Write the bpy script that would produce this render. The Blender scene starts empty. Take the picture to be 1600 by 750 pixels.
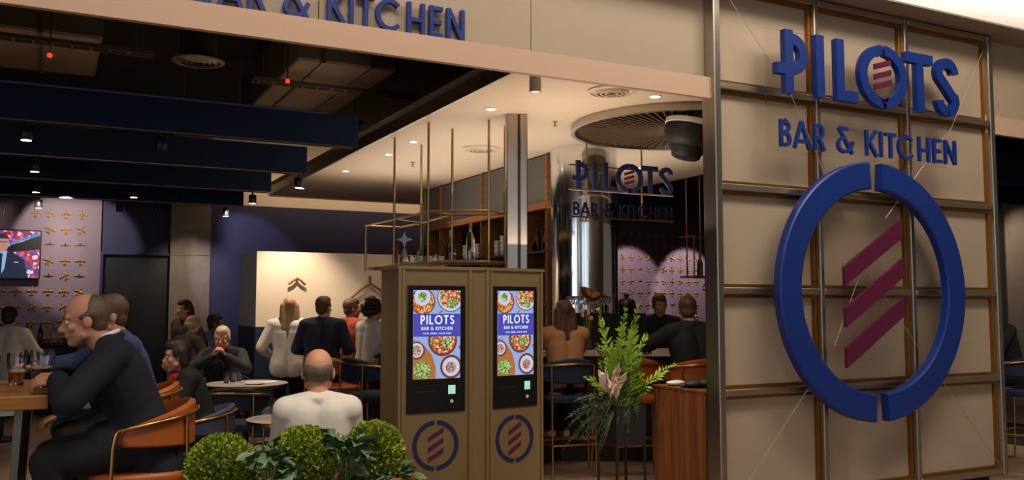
import bpy, bmesh, math, random
from mathutils import Vector, Matrix, Euler, noise as mnoise

# ------------------------------------------------------------------ camera, world, light, exposure
SC = bpy.context.scene
COL = SC.collection
R = math.radians
H = 1.55
cd = bpy.data.cameras.new('camera'); cam = bpy.data.objects.new('camera', cd); COL.objects.link(cam)
cd.sensor_width = 36.0; cd.lens = 36.0 * 1400 / 1600; cd.clip_end = 200
cam.location = (0, 0, H); cam.rotation_euler = (R(90 + 4.2), 0, R(-27.3))
SC.camera = cam

wd = bpy.data.worlds.new('world'); SC.world = wd; wd.use_nodes = True
wd.node_tree.nodes['Background'].inputs[0].default_value = (1.0, 0.80, 0.62, 1)
wd.node_tree.nodes['Background'].inputs[1].default_value = 0.10

SC.view_settings.view_transform = 'Standard'; SC.view_settings.look = 'None'
SC.view_settings.exposure = 0.0; SC.view_settings.gamma = 1.0; SC.view_settings.use_curve_mapping = False

def area(name, loc, target, size, power, col=(1, .84, .68), sizey=None, spread=180):
    l = bpy.data.lights.new(name, 'AREA'); l.energy = power; l.color = col; l.shape = 'RECTANGLE'
    l.size = size; l.size_y = sizey or size; l.spread = R(spread)
    o = bpy.data.objects.new(name, l); COL.objects.link(o); o.location = loc
    o.rotation_euler = (Vector(target) - Vector(loc)).to_track_quat('-Z', 'Y').to_euler()
    return o

def spot(name, loc, target, power, angle=60, blend=.6, col=(1, .80, .60), r=.03, parent=None):
    l = bpy.data.lights.new(name, 'SPOT'); l.energy = power; l.color = col
    l.spot_size = R(angle); l.spot_blend = blend; l.shadow_soft_size = r
    o = bpy.data.objects.new(name, l); COL.objects.link(o); o.location = loc
    o.rotation_euler = (Vector(target) - Vector(loc)).to_track_quat('-Z', 'Y').to_euler()
    return o

# mall lighting in front of the shop, with fill lights added
area('mall_ceiling_lamp', (5.6, 2.6, 5.9), (5.8, 5.1, 2.9), 3.4, 150, (1, .86, .72), .8)
area('mall_ceiling_lamp', (0.6, 1.6, 5.9), (1.6, 5.1, 2.6), 4.0, 76, (1, .80, .64), 1.0)
area('mall_ceiling_lamp', (1.6, 2.2, 5.9), (1.4, 4.3, .6), 1.6, 45, (1, .90, .76), .5)  # added over the planter to brighten the box bushes
for wx in (-7.5, -3.6, .3, 4.2): area('mall_window', (wx, -9.0, 3.0), (wx + 1.0, 5.0, 2.4), 2.9, 40, (.80, .90, 1.0), 3.2)  # unseen cool panels added for the steel column to reflect as pale streaks
for wy in (-7.0, -3.2, .6): area('mall_window', (-13.0, wy, 2.9), (2.0, wy + 3.0, 2.2), 3.4, 80, (.80, .90, 1.0), 3.0)  # more added panels on the left, widening the column's reflection
area('mall_cove_lamp', (8.0, 4.28, 4.45), (8.0, 4.86, 5.2), 9.0, 120, (1, .96, .92), .2)  # unseen lamp added close by to make the mall bulkhead white
spot('planter_spot', (1.3, 2.6, 5.4), (1.15, 4.3, .8), 420, 24, .8, (1, .92, .76))  # unseen spot added to brighten the hedge planter
# unseen area lights added to brighten the pale ceiling in place of bounce
area('bar_uplight', (5.0, 9.6, 2.66), (5.0, 9.6, 3.3), 3.6, 60, (1, .80, .62), 4.0)
area('host_uplight', (3.9, 6.6, 2.1), (3.9, 6.6, 3.3), 1.2, 22, (1, .76, .55), 1.0)
area('void_glow', (.6, 8.6, 3.3), (.6, 8.9, 4.0), 3.5, 4.5, (1, .74, .5), .8)  # area light added in the void so the ducts show

# ------------------------------------------------------------------ materials
def lin(v):
    v /= 255.0
    return v / 12.92 if v <= .04045 else ((v + .055) / 1.055) ** 2.4
def C(r, g, b): return (lin(r), lin(g), lin(b), 1)

def nt(name):
    m = bpy.data.materials.new(name); m.use_nodes = True
    t = m.node_tree; return m, t, t.nodes['Principled BSDF']
def N(t, kind, **kw):
    n = t.nodes.new(kind)
    for k, v in kw.items():
        if k in n.inputs.keys(): n.inputs[k].default_value = v
        else: setattr(n, k, v)
    return n
def mix2(t, fac, a, b):
    n = t.nodes.new('ShaderNodeMix'); n.data_type = 'RGBA'
    t.links.new(fac, n.inputs[0])
    for i, v in ((6, a), (7, b)):
        if isinstance(v, tuple): n.inputs[i].default_value = v
        else: t.links.new(v, n.inputs[i])
    return n.outputs[2]
def mat(name, col, rough=.5, metal=0, var=.12, scale=6, bump=0, bscale=60, stretch=None, spec=None, coat=0):
    m, t, b = nt(name)
    tc = N(t, 'ShaderNodeTexCoord'); src = tc.outputs['Object']
    if stretch:
        mp = N(t, 'ShaderNodeMapping'); mp.inputs['Scale'].default_value = stretch
        t.links.new(src, mp.inputs[0]); src = mp.outputs[0]
    n = N(t, 'ShaderNodeTexNoise', Scale=scale, Detail=5.0); t.links.new(src, n.inputs['Vector'])
    d = tuple(max(0, c * (1 - var * 1.6)) for c in col[:3]) + (1,)
    l = tuple(min(1, c * (1 + var * 1.6)) for c in col[:3]) + (1,)
    t.links.new(mix2(t, n.outputs[0], d, l), b.inputs['Base Color'])
    b.inputs['Roughness'].default_value = rough; b.inputs['Metallic'].default_value = metal
    if spec is not None: b.inputs['Specular IOR Level'].default_value = spec
    if coat: b.inputs['Coat Weight'].default_value = coat
    if bump:
        n2 = N(t, 'ShaderNodeTexNoise', Scale=bscale, Detail=3.0); t.links.new(src, n2.inputs['Vector'])
        bp = N(t, 'ShaderNodeBump', Strength=bump, Distance=.01)
        t.links.new(n2.outputs[0], bp.inputs['Height']); t.links.new(bp.outputs[0], b.inputs['Normal'])
    return m
def emis(name, col, strength):
    m, t, b = nt(name)
    n = N(t, 'ShaderNodeTexNoise', Scale=3.0)
    d = tuple(c * .95 for c in col[:3]) + (1,)
    t.links.new(mix2(t, n.outputs[0], d, col), b.inputs['Emission Color'])
    b.inputs['Base Color'].default_value = (0, 0, 0, 1); b.inputs['Emission Strength'].default_value = strength
    b.inputs['Roughness'].default_value = .3
    return m
def glass(name, col=(1, 1, 1, 1), rough=0.02, ior=1.45):
    m, t, b = nt(name)
    n = N(t, 'ShaderNodeTexNoise', Scale=4.0)
    d = tuple(c * .97 for c in col[:3]) + (1,)
    t.links.new(mix2(t, n.outputs[0], d, col), b.inputs['Base Color'])
    b.inputs['Transmission Weight'].default_value = 1; b.inputs['Roughness'].default_value = rough
    b.inputs['IOR'].default_value = ior
    return m
def wood(name, c1, c2, rough=.45, axis='Z', scale=14):
    m, t, b = nt(name)
    tc = N(t, 'ShaderNodeTexCoord'); mp = N(t, 'ShaderNodeMapping')
    s = {'X': (.6, scale, scale), 'Y': (scale, .6, scale), 'Z': (scale, scale, .6)}[axis]
    mp.inputs['Scale'].default_value = s
    t.links.new(tc.outputs['Object'], mp.inputs[0])
    n = N(t, 'ShaderNodeTexNoise', Scale=1.6, Detail=8.0, Distortion=.6); t.links.new(mp.outputs[0], n.inputs['Vector'])
    r = N(t, 'ShaderNodeValToRGB'); r.color_ramp.elements[0].position = .35; r.color_ramp.elements[1].position = .68
    r.color_ramp.elements[0].color = c1; r.color_ramp.elements[1].color = c2
    t.links.new(n.outputs[0], r.inputs[0]); t.links.new(r.outputs[0], b.inputs['Base Color'])
    b.inputs['Roughness'].default_value = rough
    return m
def speckle(name, cols, scale, strength=0.0, rough=.6):
    """random coloured cells, printed or shown on a screen"""
    m, t, b = nt(name)
    tc = N(t, 'ShaderNodeTexCoord'); nz = N(t, 'ShaderNodeTexNoise', Scale=scale * .7)
    v = N(t, 'ShaderNodeTexVoronoi', Scale=scale); v.inputs['Randomness'].default_value = 1
    ad = t.nodes.new('ShaderNodeVectorMath'); ad.operation = 'MULTIPLY_ADD'
    ad.inputs[1].default_value = (.03, .03, .03)
    t.links.new(tc.outputs['Object'], nz.inputs['Vector']); t.links.new(nz.outputs['Color'], ad.inputs[0])
    t.links.new(tc.outputs['Object'], ad.inputs[2]); t.links.new(ad.outputs[0], v.inputs['Vector'])
    sp = N(t, 'ShaderNodeSeparateColor'); t.links.new(v.outputs['Color'], sp.inputs[0])
    r = N(t, 'ShaderNodeValToRGB'); r.color_ramp.interpolation = 'CONSTANT'
    e = r.color_ramp.elements
    while len(e) < len(cols): e.new(.5)
    for i, c in enumerate(cols): e[i].position = i / len(cols); e[i].color = c
    t.links.new(sp.outputs[0], r.inputs[0])
    if strength:
        t.links.new(r.outputs[0], b.inputs['Emission Color']); b.inputs['Emission Strength'].default_value = strength
        b.inputs['Base Color'].default_value = (0, 0, 0, 1)
    else: t.links.new(r.outputs[0], b.inputs['Base Color'])
    b.inputs['Roughness'].default_value = rough
    return m

STEEL = mat('brushed_steel', C(175, 168, 160), .32, 1, .08, 3, .05, 8, (40, 40, .5))
STEEL_H = mat('brushed_steel_rail', C(190, 178, 165), .38, 1, .08, 3, .05, 8, (.5, 40, 40))
POLISH = mat('polished_steel', C(222, 226, 230), .13, 1, .04, 2, .40, 2.2, (4, 4, .06))
PANEL = mat('beige_panel', C(176, 158, 136), .55, 0, .03, 1.2, .02, 300)
GOLD = mat('gold_trim', C(150, 104, 40), .35, .8, .08, 5)
BRASS = mat('brass', C(196, 150, 84), .28, 1, .06, 8)
DKBRASS = mat('dark_brass', C(186, 156, 110), .38, 1, .06, 8)
BLUE = mat('blue_sign_paint', C(14, 48, 126), .42, 0, .04, 5, .02, 200)
NAVYP = mat('navy_sign_paint', C(30, 36, 78), .45, 0, .05, 5)
MAROON = mat('maroon_sign_paint', C(92, 22, 58), .42, 0, .05, 5)
BRONZE = mat('bronze_cabinet', C(136, 113, 76), .42, .2, .05, 3, .02, 200)
BRONZE2 = mat('bronze_trim', C(146, 122, 84), .36, .3, .05, 3)
BLACK = mat('black_plastic', C(14, 14, 16), .3, 0, .1, 5)
MATBLACK = mat('matt_black', C(20, 20, 21), .6, 0, .15, 5)
PLANTER = mat('dark_grey_steel', C(46, 47, 50), .5, .2, .06, 5)
CEILW = mat('pale_plaster', C(205, 190, 172), .6, 0, .03, .8, .015, 90)
NAVYW = mat('navy_wall_paint', C(38, 37, 76), .6, 0, .06, 1.5, .02, 120)
PURPW = mat('mauve_wall_paint', C(120, 103, 117), .55, 0, .05, 1.5, .02, 120)
CONC = mat('concrete', C(118, 108, 98), .75, 0, .16, 7, .12, 40)
CREAM = mat('cream_wall', C(222, 206, 184), .6, 0, .03, 1, .02, 120)
GREYW = mat('grey_white_wall', C(178, 182, 182), .6, 0, .03, 1, .02, 120)
TEALW = mat('teal_dado', C(16, 40, 62), .5, 0, .06, 2)
BAFFLE = mat('blue_felt_baffle', C(16, 40, 74), .9, 0, .10, 3, .1, 300)
VOID = mat('black_ceiling_void', C(14, 13, 13), .9, 0, .2, 2)
DUCT = mat('grey_duct', C(92, 84, 74), .6, .3, .16, 3, .05, 12)
DUCTW = mat('dusty_duct_base', C(110, 92, 72), .8, 0, .25, 4, .1, 20)
TRAY = mat('galvanised_tray', C(110, 100, 88), .45, .8, .1, 12)
WHITE = mat('white_enamel', C(226, 222, 214), .4, 0, .03, 4)
BULK = mat('white_mall_bulkhead', C(246, 240, 232), .7, 0, .02, 1)
CORN = mat('grey_cornice', C(150, 138, 122), .6, 0, .04, 1.2)
ORANGE = mat('orange_leather', C(166, 86, 34), .45, 0, .09, 9, .05, 240)
BLUEF = mat('navy_velvet', C(24, 40, 66), .8, 0, .14, 14, .08, 300)
SLATE = mat('slate_blue_fabric', C(70, 78, 100), .8, 0, .12, 14, .08, 300)
WALNUT = wood('walnut', C(104, 58, 28), C(150, 88, 46), .4, 'Z')
OAK = wood('oak_shelf_wood', C(112, 70, 34), C(150, 98, 52), .5, 'Y')
TABLEW = wood('table_oak', C(150, 96, 30), C(190, 130, 48), .35, 'X')
DKWOOD = mat('dark_bar_front', C(38, 26, 20), .5, 0, .2, 4)
PLANTWOOD = wood('orange_wood_planter', C(134, 72, 34), C(172, 98, 50), .5, 'X')
GREYPAN = mat('grey_cupboard_door', C(88, 88, 86), .5, 0, .05, 1.5)
MARBLE = mat('pale_stone_top', C(206, 194, 182), .25, 0, .08, 4)
CLEAR = glass('clear_glass'); ACRYL = glass('clear_acrylic', (.97, .96, .94, 1), .03, 1.12)
GREENG = glass('green_glass', (.08, .22, .08, 1)); DARKG = glass('dark_glass', (.10, .05, .03, 1))
CROCK = mat('white_china', C(226, 222, 216), .3, 0, .03, 6)
BEER = mat('dark_beer', C(44, 20, 10), .1, 0, .1, 5); FOAM = mat('beer_foam', C(214, 196, 166), .7, 0, .05, 20)
CABLE = mat('pale_cable', C(214, 196, 172), .35, .6, .05, 30)
PAPER = mat('white_paper', C(226, 230, 232), .7, 0, .03, 10)
PALEBLUE = mat('pale_blue_paper', C(190, 222, 232), .6, 0, .04, 8)

# ------------------------------------------------------------------ mesh helpers
class MB:
    def __init__(s): s.v = []; s.f = []; s.m = []; s.mi = 0
    def add(s, vs, fs):
        o = len(s.v); s.v += [tuple(v) for v in vs]; s.f += [tuple(i + o for i in f) for f in fs]; s.m += [s.mi] * len(fs); return s
    def box(s, x0, x1, y0, y1, z0, z1, M=None):
        vs = [(x, y, z) for z in (z0, z1) for y in (y0, y1) for x in (x0, x1)]
        if M: vs = [M @ Vector(v) for v in vs]
        return s.add(vs, [(0, 2, 3, 1), (4, 5, 7, 6), (0, 1, 5, 4), (2, 6, 7, 3), (0, 4, 6, 2), (1, 3, 7, 5)])
    def bbox(s, x0, x1, y0, y1, z0, z1, b=.01):
        """box with chamfered vertical edges and top/bottom"""
        p = [(x0 + b, y0), (x1 - b, y0), (x1, y0 + b), (x1, y1 - b), (x1 - b, y1), (x0 + b, y1), (x0, y1 - b), (x0, y0 + b)]
        cx, cy = (x0 + x1) / 2, (y0 + y1) / 2
        def ins(q): return [(x + (b if x < cx else -b) * .7, y + (b if y < cy else -b) * .7) for x, y in q]
        rings = [[(x, y, z0) for x, y in ins(p)], [(x, y, z0 + b) for x, y in p], [(x, y, z1 - b) for x, y in p], [(x, y, z1) for x, y in ins(p)]]
        return s.loft(rings)
    def loft(s, rings, cap=True, close=True):
        n = len(rings[0]); vs = [v for r in rings for v in r]; fs = []
        for k in range(len(rings) - 1):
            for i in range(n if close else n - 1):
                j = (i + 1) % n
                fs.append((k * n + i, k * n + j, (k + 1) * n + j, (k + 1) * n + i))
        if cap: fs.append(tuple(range(n - 1, -1, -1))); fs.append(tuple((len(rings) - 1) * n + i for i in range(n)))
        return s.add(vs, fs)
    def prism(s, poly, a, b, axis='z'):
        def P(p, h): return {'z': (p[0], p[1], h), 'y': (p[0], h, p[1]), 'x': (h, p[0], p[1])}[axis]
        r0 = [P(p, a) for p in poly]; r1 = [P(p, b) for p in poly]
        return s.loft([r0, r1])
    def tube(s, pts, r, n=8, cap=True):
        pts = [Vector(p) for p in pts]; rs = r if isinstance(r, (list, tuple)) else [r] * len(pts)
        rings = []; prev = None
        for i, p in enumerate(pts):
            if i == 0: d = pts[1] - p
            elif i == len(pts) - 1: d = p - pts[i - 1]
            else: d = (pts[i + 1] - p).normalized() + (p - pts[i - 1]).normalized()
            if d.length < 1e-9: d = Vector((0, 0, 1))
            d.normalize()
            if prev is None:
                u = d.cross(Vector((0, 0, 1)));
                if u.length < .05: u = d.cross(Vector((1, 0, 0)))
            else:
                u = prev - d * prev.dot(d)
            u.normalize(); prev = u; w = d.cross(u)
            rings.append([p + (u * math.cos(2 * math.pi * k / n) + w * math.sin(2 * math.pi * k / n)) * rs[i] for k in range(n)])
        return s.loft(rings, cap)
    def lathe(s, prof, n=20, c=(0, 0, 0), M=None):
        rings = []
        for r, z in prof:
            ring = [Vector((c[0] + r * math.cos(2 * math.pi * k / n), c[1] + r * math.sin(2 * math.pi * k / n), c[2] + z)) for k in range(n)]
            if M: ring = [M @ v for v in ring]
            rings.append(ring)
        return s.loft(rings)
    def ball(s, c, r, n=10, M=None):
        """ellipsoid; r scalar or (rx, ry, rz); M a 3x3 rotation"""
        if not isinstance(r, (tuple, list)): r = (r, r, r)
        c = Vector(c); rings = []
        for i in range(1, n):
            th = math.pi * i / n
            ring = []
            for k in range(2 * n):
                a = math.pi * k / n
                v = Vector((r[0] * math.sin(th) * math.cos(a), r[1] * math.sin(th) * math.sin(a), -r[2] * math.cos(th)))
                ring.append(c + (M @ v if M else v))
            rings.append(ring)
        return s.loft(rings)
    def cap(s, a, b, ra, rb=None, n=8):
        """tapered capsule"""
        a = Vector(a); b = Vector(b); rb = ra if rb is None else rb
        d = b - a
        if d.length < 1e-6: return s.ball(a, ra, n)
        d.normalize(); u = d.cross(Vector((0, 0, 1)))
        if u.length < .05: u = d.cross(Vector((1, 0, 0)))
        u.normalize(); w = d.cross(u); rings = []; m = n // 2
        prof = [(-math.cos(math.pi * i / 2 / m) * ra, math.sin(math.pi * i / 2 / m) * ra, a) for i in range(1, m + 1)]
        prof += [(math.sin(math.pi * i / 2 / m) * rb, math.cos(math.pi * i / 2 / m) * rb, b) for i in range(0, m)]
        for h, r, o in prof:
            rings.append([o + d * h + (u * math.cos(2 * math.pi * k / (2 * n)) + w * math.sin(2 * math.pi * k / (2 * n))) * r for k in range(2 * n)])
        return s.loft(rings)
    def chain(s, pts, rs, n=8):
        for i in range(len(pts) - 1): s.cap(pts[i], pts[i + 1], rs[i], rs[i + 1], n)
        return s
    def mesh(s, name, mats, smooth=False):
        me = bpy.data.meshes.new(name); me.from_pydata(s.v, [], s.f)
        for m in (mats if isinstance(mats, (list, tuple)) else [mats]): me.materials.append(m)
        me.polygons.foreach_set('material_index', s.m)
        if smooth: me.polygons.foreach_set('use_smooth', [True] * len(s.f))
        bm = bmesh.new(); bm.from_mesh(me); bmesh.ops.recalc_face_normals(bm, faces=bm.faces); bm.to_mesh(me); bm.free()
        me.update(); return me
    def build(s, name, mats, parent=None, smooth=False, label=None, org=None):
        if org is not None:
            s.v = [(x - org[0], y - org[1], z - org[2]) for x, y, z in s.v]
        me = s.mesh(name, mats, smooth)
        if smooth:
            try: me.set_sharp_from_angle(angle=R(50))
            except Exception: pass
        o = bpy.data.objects.new(name, me); COL.objects.link(o)
        if parent: o.parent = parent
        if label: o['label'] = label
        return o

def thing(name, label, cat, loc=(0, 0, 0), rz=0, group=None):
    o = bpy.data.objects.new(name, None); COL.objects.link(o); o.location = loc; o.rotation_euler = (0, 0, rz)
    o.empty_display_size = .1
    o['label'] = label; o['category'] = cat
    if group: o['group'] = group
    return o
def tag(o, label, cat, group=None):
    o['label'] = label; o['category'] = cat
    if group: o['group'] = group
    return o
def struct(name, mb, m, smooth=False):
    o = mb.build(name, m, None, smooth); o['kind'] = 'structure'; return o
def dup(root, loc=None, rz=None, label=None, group=None, mats=None):
    def cp(o, par):
        c = o.copy(); COL.objects.link(c)
        if par: c.parent = par
        if mats and c.type == 'MESH':
            me = c.data
            if any(mm in mats for mm in me.materials):
                key = (me.name, tuple(sorted(v.name for v in mats.values())))
                if key not in _mc:
                    nm = me.copy()
                    for i, mm in enumerate(nm.materials):
                        if mm in mats: nm.materials[i] = mats[mm]
                    _mc[key] = nm
                c.data = _mc[key]
        for ch in o.children: cp(ch, c)
        return c
    r = cp(root, None)
    if loc is not None: r.location = loc
    if rz is not None: r.rotation_euler = (0, 0, rz)
    if label: r['label'] = label
    if group: r['group'] = group
    return r
_mc = {}

# ------------------------------------------------------------------ lettering: strokes in a unit-high box
def arc(cx, cy, rx, ry, a0, a1, n=18):
    return [(cx + rx * math.cos(R(a0 + (a1 - a0) * i / n)), cy + ry * math.sin(R(a0 + (a1 - a0) * i / n))) for i in range(n + 1)]
def ribbon(mb, pts, w, y0, y1, sx=1.0, x0=0, z0=0, h=1.0):
    """one stroke: flat ribbon of width w extruded from y0 (front) to y1"""
    P = [Vector((x0 + p[0] * h * sx, z0 + p[1] * h)) for p in pts]; L = []; Rr = []
    for i, p in enumerate(P):
        if i == 0: d = (P[1] - p).normalized(); k = 1
        elif i == len(P) - 1: d = (p - P[i - 1]).normalized(); k = 1
        else:
            a = (p - P[i - 1]).normalized(); b = (P[i + 1] - p).normalized(); d = (a + b)
            if d.length < 1e-4: d = b
            d.normalize(); k = min(1 / max(.35, d.dot(a)), 2)
        nrm = Vector((-d.y, d.x)) * w / 2 * k
        L.append(p + nrm); Rr.append(p - nrm)
    rings = [[(L[i].x, y0, L[i].y), (Rr[i].x, y0, Rr[i].y), (Rr[i].x, y1, Rr[i].y), (L[i].x, y1, L[i].y)] for i in range(len(P))]
    mb.loft(rings)
t_ = .075
GLYPH = {
 'B': (.56, [[(t_, 0), (t_, 1)], [(t_, 1 - t_), (.28, 1 - t_)] + arc(.28, .75, .17, .25 - t_, 90, -90) + [(t_, .5)], [(t_, .5), (.28, .5)] + arc(.28, .28, .2, .21, 90, -90) + [(t_, t_)]]),
 'A': (.86, [[(.06, 0), (.43, 1)], [(.80, 0), (.43, 1)], [(.2, .27), (.66, .27)]]),
 'R': (.59, [[(t_, 0), (t_, 1)], [(t_, 1 - t_), (.28, 1 - t_)] + arc(.28, .70, .19, .23, 90, -90) + [(t_, .47)], [(.26, .47), (.54, 0)]]),
 '&': (.89, [[(.62, .93), (.14, .97)], [(.12, .97), (.83, .0)], [(.48, .60)] + arc(.40, .32, .32, .27, 80, 270, 14) + [(.56, .08), (.72, .2), (.86, .46)]]),
 'K': (.64, [[(t_, 0), (t_, 1)], [(.60, 1), (.12, .48)], [(.2, .56), (.62, 0)]]),
 'I': (.18, [[(.09, 0), (.09, 1)]]),
 'T': (.62, [[(.31, 0), (.31, 1)], [(0, 1 - t_), (.62, 1 - t_)]]),
 'C': (1.0, [arc(.52, .5, .45, .43, 42, 318, 26)]),
 'H': (.69, [[(t_, 0), (t_, 1)], [(.615, 0), (.615, 1)], [(t_, .47), (.615, .47)]]),
 'E': (.54, [[(t_, 0), (t_, 1)], [(t_, 1 - t_), (.52, 1 - t_)], [(t_, .49), (.48, .49)], [(t_, t_), (.52, t_)]]),
 'N': (.72, [[(t_, 0), (t_, 1)], [(t_, .98), (.645, .02)], [(.645, 0), (.645, 1)]]),
 'L': (.5, [[(t_, 0), (t_, 1)], [(t_, t_), (.5, t_)]]),
 'O': (1.0, [arc(.5, .5, .43, .43, 0, 360, 32)]),
 'P': (.55, [[(t_, 0), (t_, 1)], [(t_, 1 - t_), (.26, 1 - t_)] + arc(.26, .68, .21, .245, 90, -90) + [(t_, .435)]]),
 'S': (.56, [arc(.28, .73, .2, .2, 20, 200, 12) + [(.2, .57), (.36, .45)] + arc(.28, .27, .2, .2, 20, -160, 12)]),
 'F': (.5, [[(t_, 0), (t_, 1)], [(t_, 1 - t_), (.5, 1 - t_)], [(t_, .49), (.44, .49)]]),
 'D': (.7, [[(t_, 0), (t_, 1)], [(t_, 1 - t_), (.26, 1 - t_)] + arc(.26, .5, .36, .5 - t_, 90, -90) + [(t_, t_)]]),
 'G': (.9, [arc(.48, .5, .42, .43, 42, 350, 24) + [(.9, .46), (.55, .46)]]),
 'M': (.85, [[(t_, 0), (t_, 1)], [(t_, .98), (.42, .3)], [(.42, .3), (.77, .98)], [(.77, 0), (.77, 1)]]),
 '.': (.2, [[(.1, 0), (.1, .14)]]),
}
SUB = [('B', 0), ('A', .66), ('R', 1.68), ('&', 2.87), ('K', 4.41), ('I', 5.19), ('T', 5.51), ('C', 6.2), ('H', 7.4), ('E', 8.28), ('N', 8.98)]
def sub_line(parent, x0, x1, z0, h, y0, y1, m, w=.128):
    k = (x1 - x0) / 9.7
    for ch, off in SUB:
        mb = MB()
        for si, st in enumerate(GLYPH[ch][1]): ribbon(mb, st, w * h, y0 - .0006 * si, y1 + .0006 * si, k / h, x0 + off * k, z0, h)
        mb.build('letter', m, parent)
def pilots_line(parent, x0, x1, z0, h, y0, y1, m, mbar, stripes=True, dark=None):
    """the big name: stemmed P with a crossbar, I, L, split O holding three stripes, T, S"""
    k = (x1 - x0) / 2.05; w = .172 * h
    def U(a): return x0 + a * k
    def rib(mb, pts):
        e = .0008 if mb.v else 0
        ribbon(mb, [((p[0] * k) / h, p[1]) for p in pts], w, y0 - e, y1 + e, 1, x0, z0, h)
    b = MB(); rib(b, [(.125, 0), (.125, 1)]); rib(b, [(.125, .86)] + arc(.15, .62, .125, .245, 75, -90, 14) + [(0, .375)]); b.build('letter', m, parent)
    b = MB(); rib(b, [(.445, 0), (.445, 1)]); b.build('letter', m, parent)
    b = MB(); rib(b, [(.66, 0), (.66, 1)]); rib(b, [(.66, .085), (.85, .085)]); b.build('letter', m, parent)
    for s in (1, -1):
        b = MB(); rib(b, [(1.145 + s * q[0], q[1]) for q in [(0.012, 1 - .07)] + [(.232 * math.sin(R(a)), .5 + .445 * math.cos(R(a))) for a in range(8, 180, 8)] + [(.012, .07)]])
        b.build('letter', m, parent)
    b = MB(); rib(b, [(1.575, 0), (1.575, .95)]); rib(b, [(1.41, .92), (1.735, .92)]); b.build('letter', m, parent)
    for pts in ([q for q in arc(1.915, .75, .10, .18, 0, 88, 8)], arc(1.915, .75, .10, .18, 92, 205, 10) + [(1.87, .58), (1.93, .46), (1.975, .36)] + arc(1.915, .26, .10, .18, 20, -86, 8), arc(1.915, .26, .10, .18, -93, -180, 8)):
        b = MB(); rib(b, pts); b.build('letter', m, parent)
    if stripes:
        for i in range(3):
            b = MB(); zc = z0 + h * (.33 + .17 * i); xa, xb = U(1.05), U(1.245)
            b.prism([(xa, zc - .07 * h), (xb, zc + .05 * h), (xb, zc + .15 * h), (xa, zc + .03 * h)], y0 + .01, y0 + .025, 'y')
            b.build('stripe', mbar, parent)

# ------------------------------------------------------------------ setting
def floor_mat():
    m, t, b = nt('stone_floor')
    tc = N(t, 'ShaderNodeTexCoord'); n = N(t, 'ShaderNodeTexNoise', Scale=2.2, Detail=7.0)
    t.links.new(tc.outputs['Object'], n.inputs['Vector'])
    t.links.new(mix2(t, n.outputs[0], C(128, 100, 78), C(176, 150, 126)), b.inputs['Base Color'])
    b.inputs['Roughness'].default_value = .3
    return m
FLOORM = floor_mat()
fl = struct('floor', MB().box(-9, 17, -9, 16.2, -.12, -.006), MATBLACK)
tile = MB().box(-.447, .447, -.447, .447, -.03, 0).mesh('floor_tile', FLOORM)
k = 0
for i in range(-1, 13):
    for j in range(6, 17):
        x, y = i * .9 + .2, j * .9 + .1
        z = .4587 * x + .8886 * y; xx = .8886 * x - .4587 * y
        px_ = 800 + 1400 * xx / z; py_ = 478 + H * 1400 / z
        if -150 < px_ < 1750 and py_ < 850 and k < 120:
            o = bpy.data.objects.new('floor_tile', tile); COL.objects.link(o); o.parent = fl; o.location = (x, y, 0); k += 1
b = MB().box(-9, -.26, -9, 16.2, -.03, -.0015)  # the rest of the floor finish beyond the tiles seen
b.build('floor_finish', FLOORM, fl)
b = MB().box(-.26, 17, -9, 5.03, -.03, -.0015); b.build('floor_finish', FLOORM, fl)
b = MB().box(11.5, 17, 5.03, 16.2, -.03, -.0015); b.build('floor_finish', FLOORM, fl)

struct('ceiling', MB().box(-9, 17, 5.35, 16.2, 4.6, 4.8), VOID)
struct('wall_left', MB().box(-6.2, -6.0, 5.2, 16.2, 0, 4.6), NAVYW)
struct('wall_right', MB().box(16.6, 16.8, 5.2, 16.2, 0, 4.6), NAVYW)
# back wall, in its painted sections
wb = struct('wall_back', MB().box(-6.2, 16.8, 15.6, 16.0, 0, 4.6), NAVYW)
MB().box(-6.0, .70, 15.44, 15.6, 0, 4.55).build('mauve_section', PURPW, wb)
MB().box(.70, 2.34, 15.5, 15.6, 2.36, 4.55).build('navy_section', NAVYW, wb)
MB().box(2.34, 9.6, 15.44, 15.6, 0, 3.24).build('navy_section', NAVYW, wb)
MB().box(2.34, 9.6, 15.44, 15.6, 3.24, 4.55).build('cream_band', CREAM, wb)
MB().box(9.6, 16.6, 15.44, 15.6, 0, 4.55).build('mauve_section', PURPW, wb)
for z0, z1 in ((0, 2.365), (2.372, 4.5)):
    MB().box(1.72, 2.34, 15.36, 15.5, z0, z1).build('concrete_panel', CONC, wb)
d = struct('door_1', MB().box(.72, 1.72, 15.52, 15.58, 0, 2.36), mat('black_door', C(8, 8, 14), .5))
MB().box(.70, .74, 15.42, 15.6, 0, 2.40).build('door_frame', NAVYW, d); MB().box(.74, 1.72, 15.42, 15.6, 2.36, 2.40).build('door_frame', NAVYW, d)
# cream partition with a teal dado
pt = struct('wall_partition', MB().box(2.19, 4.6, 10.85, 11.9, 1.3, 2.2), CREAM)
MB().box(2.185, 2.19, 10.85, 11.9, 1.3, 2.2).build('grey_end', GREYW, pt)
MB().box(2.18, 4.6, 10.84, 11.9, 0, 1.3).build('teal_dado', TEALW, pt)
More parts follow.
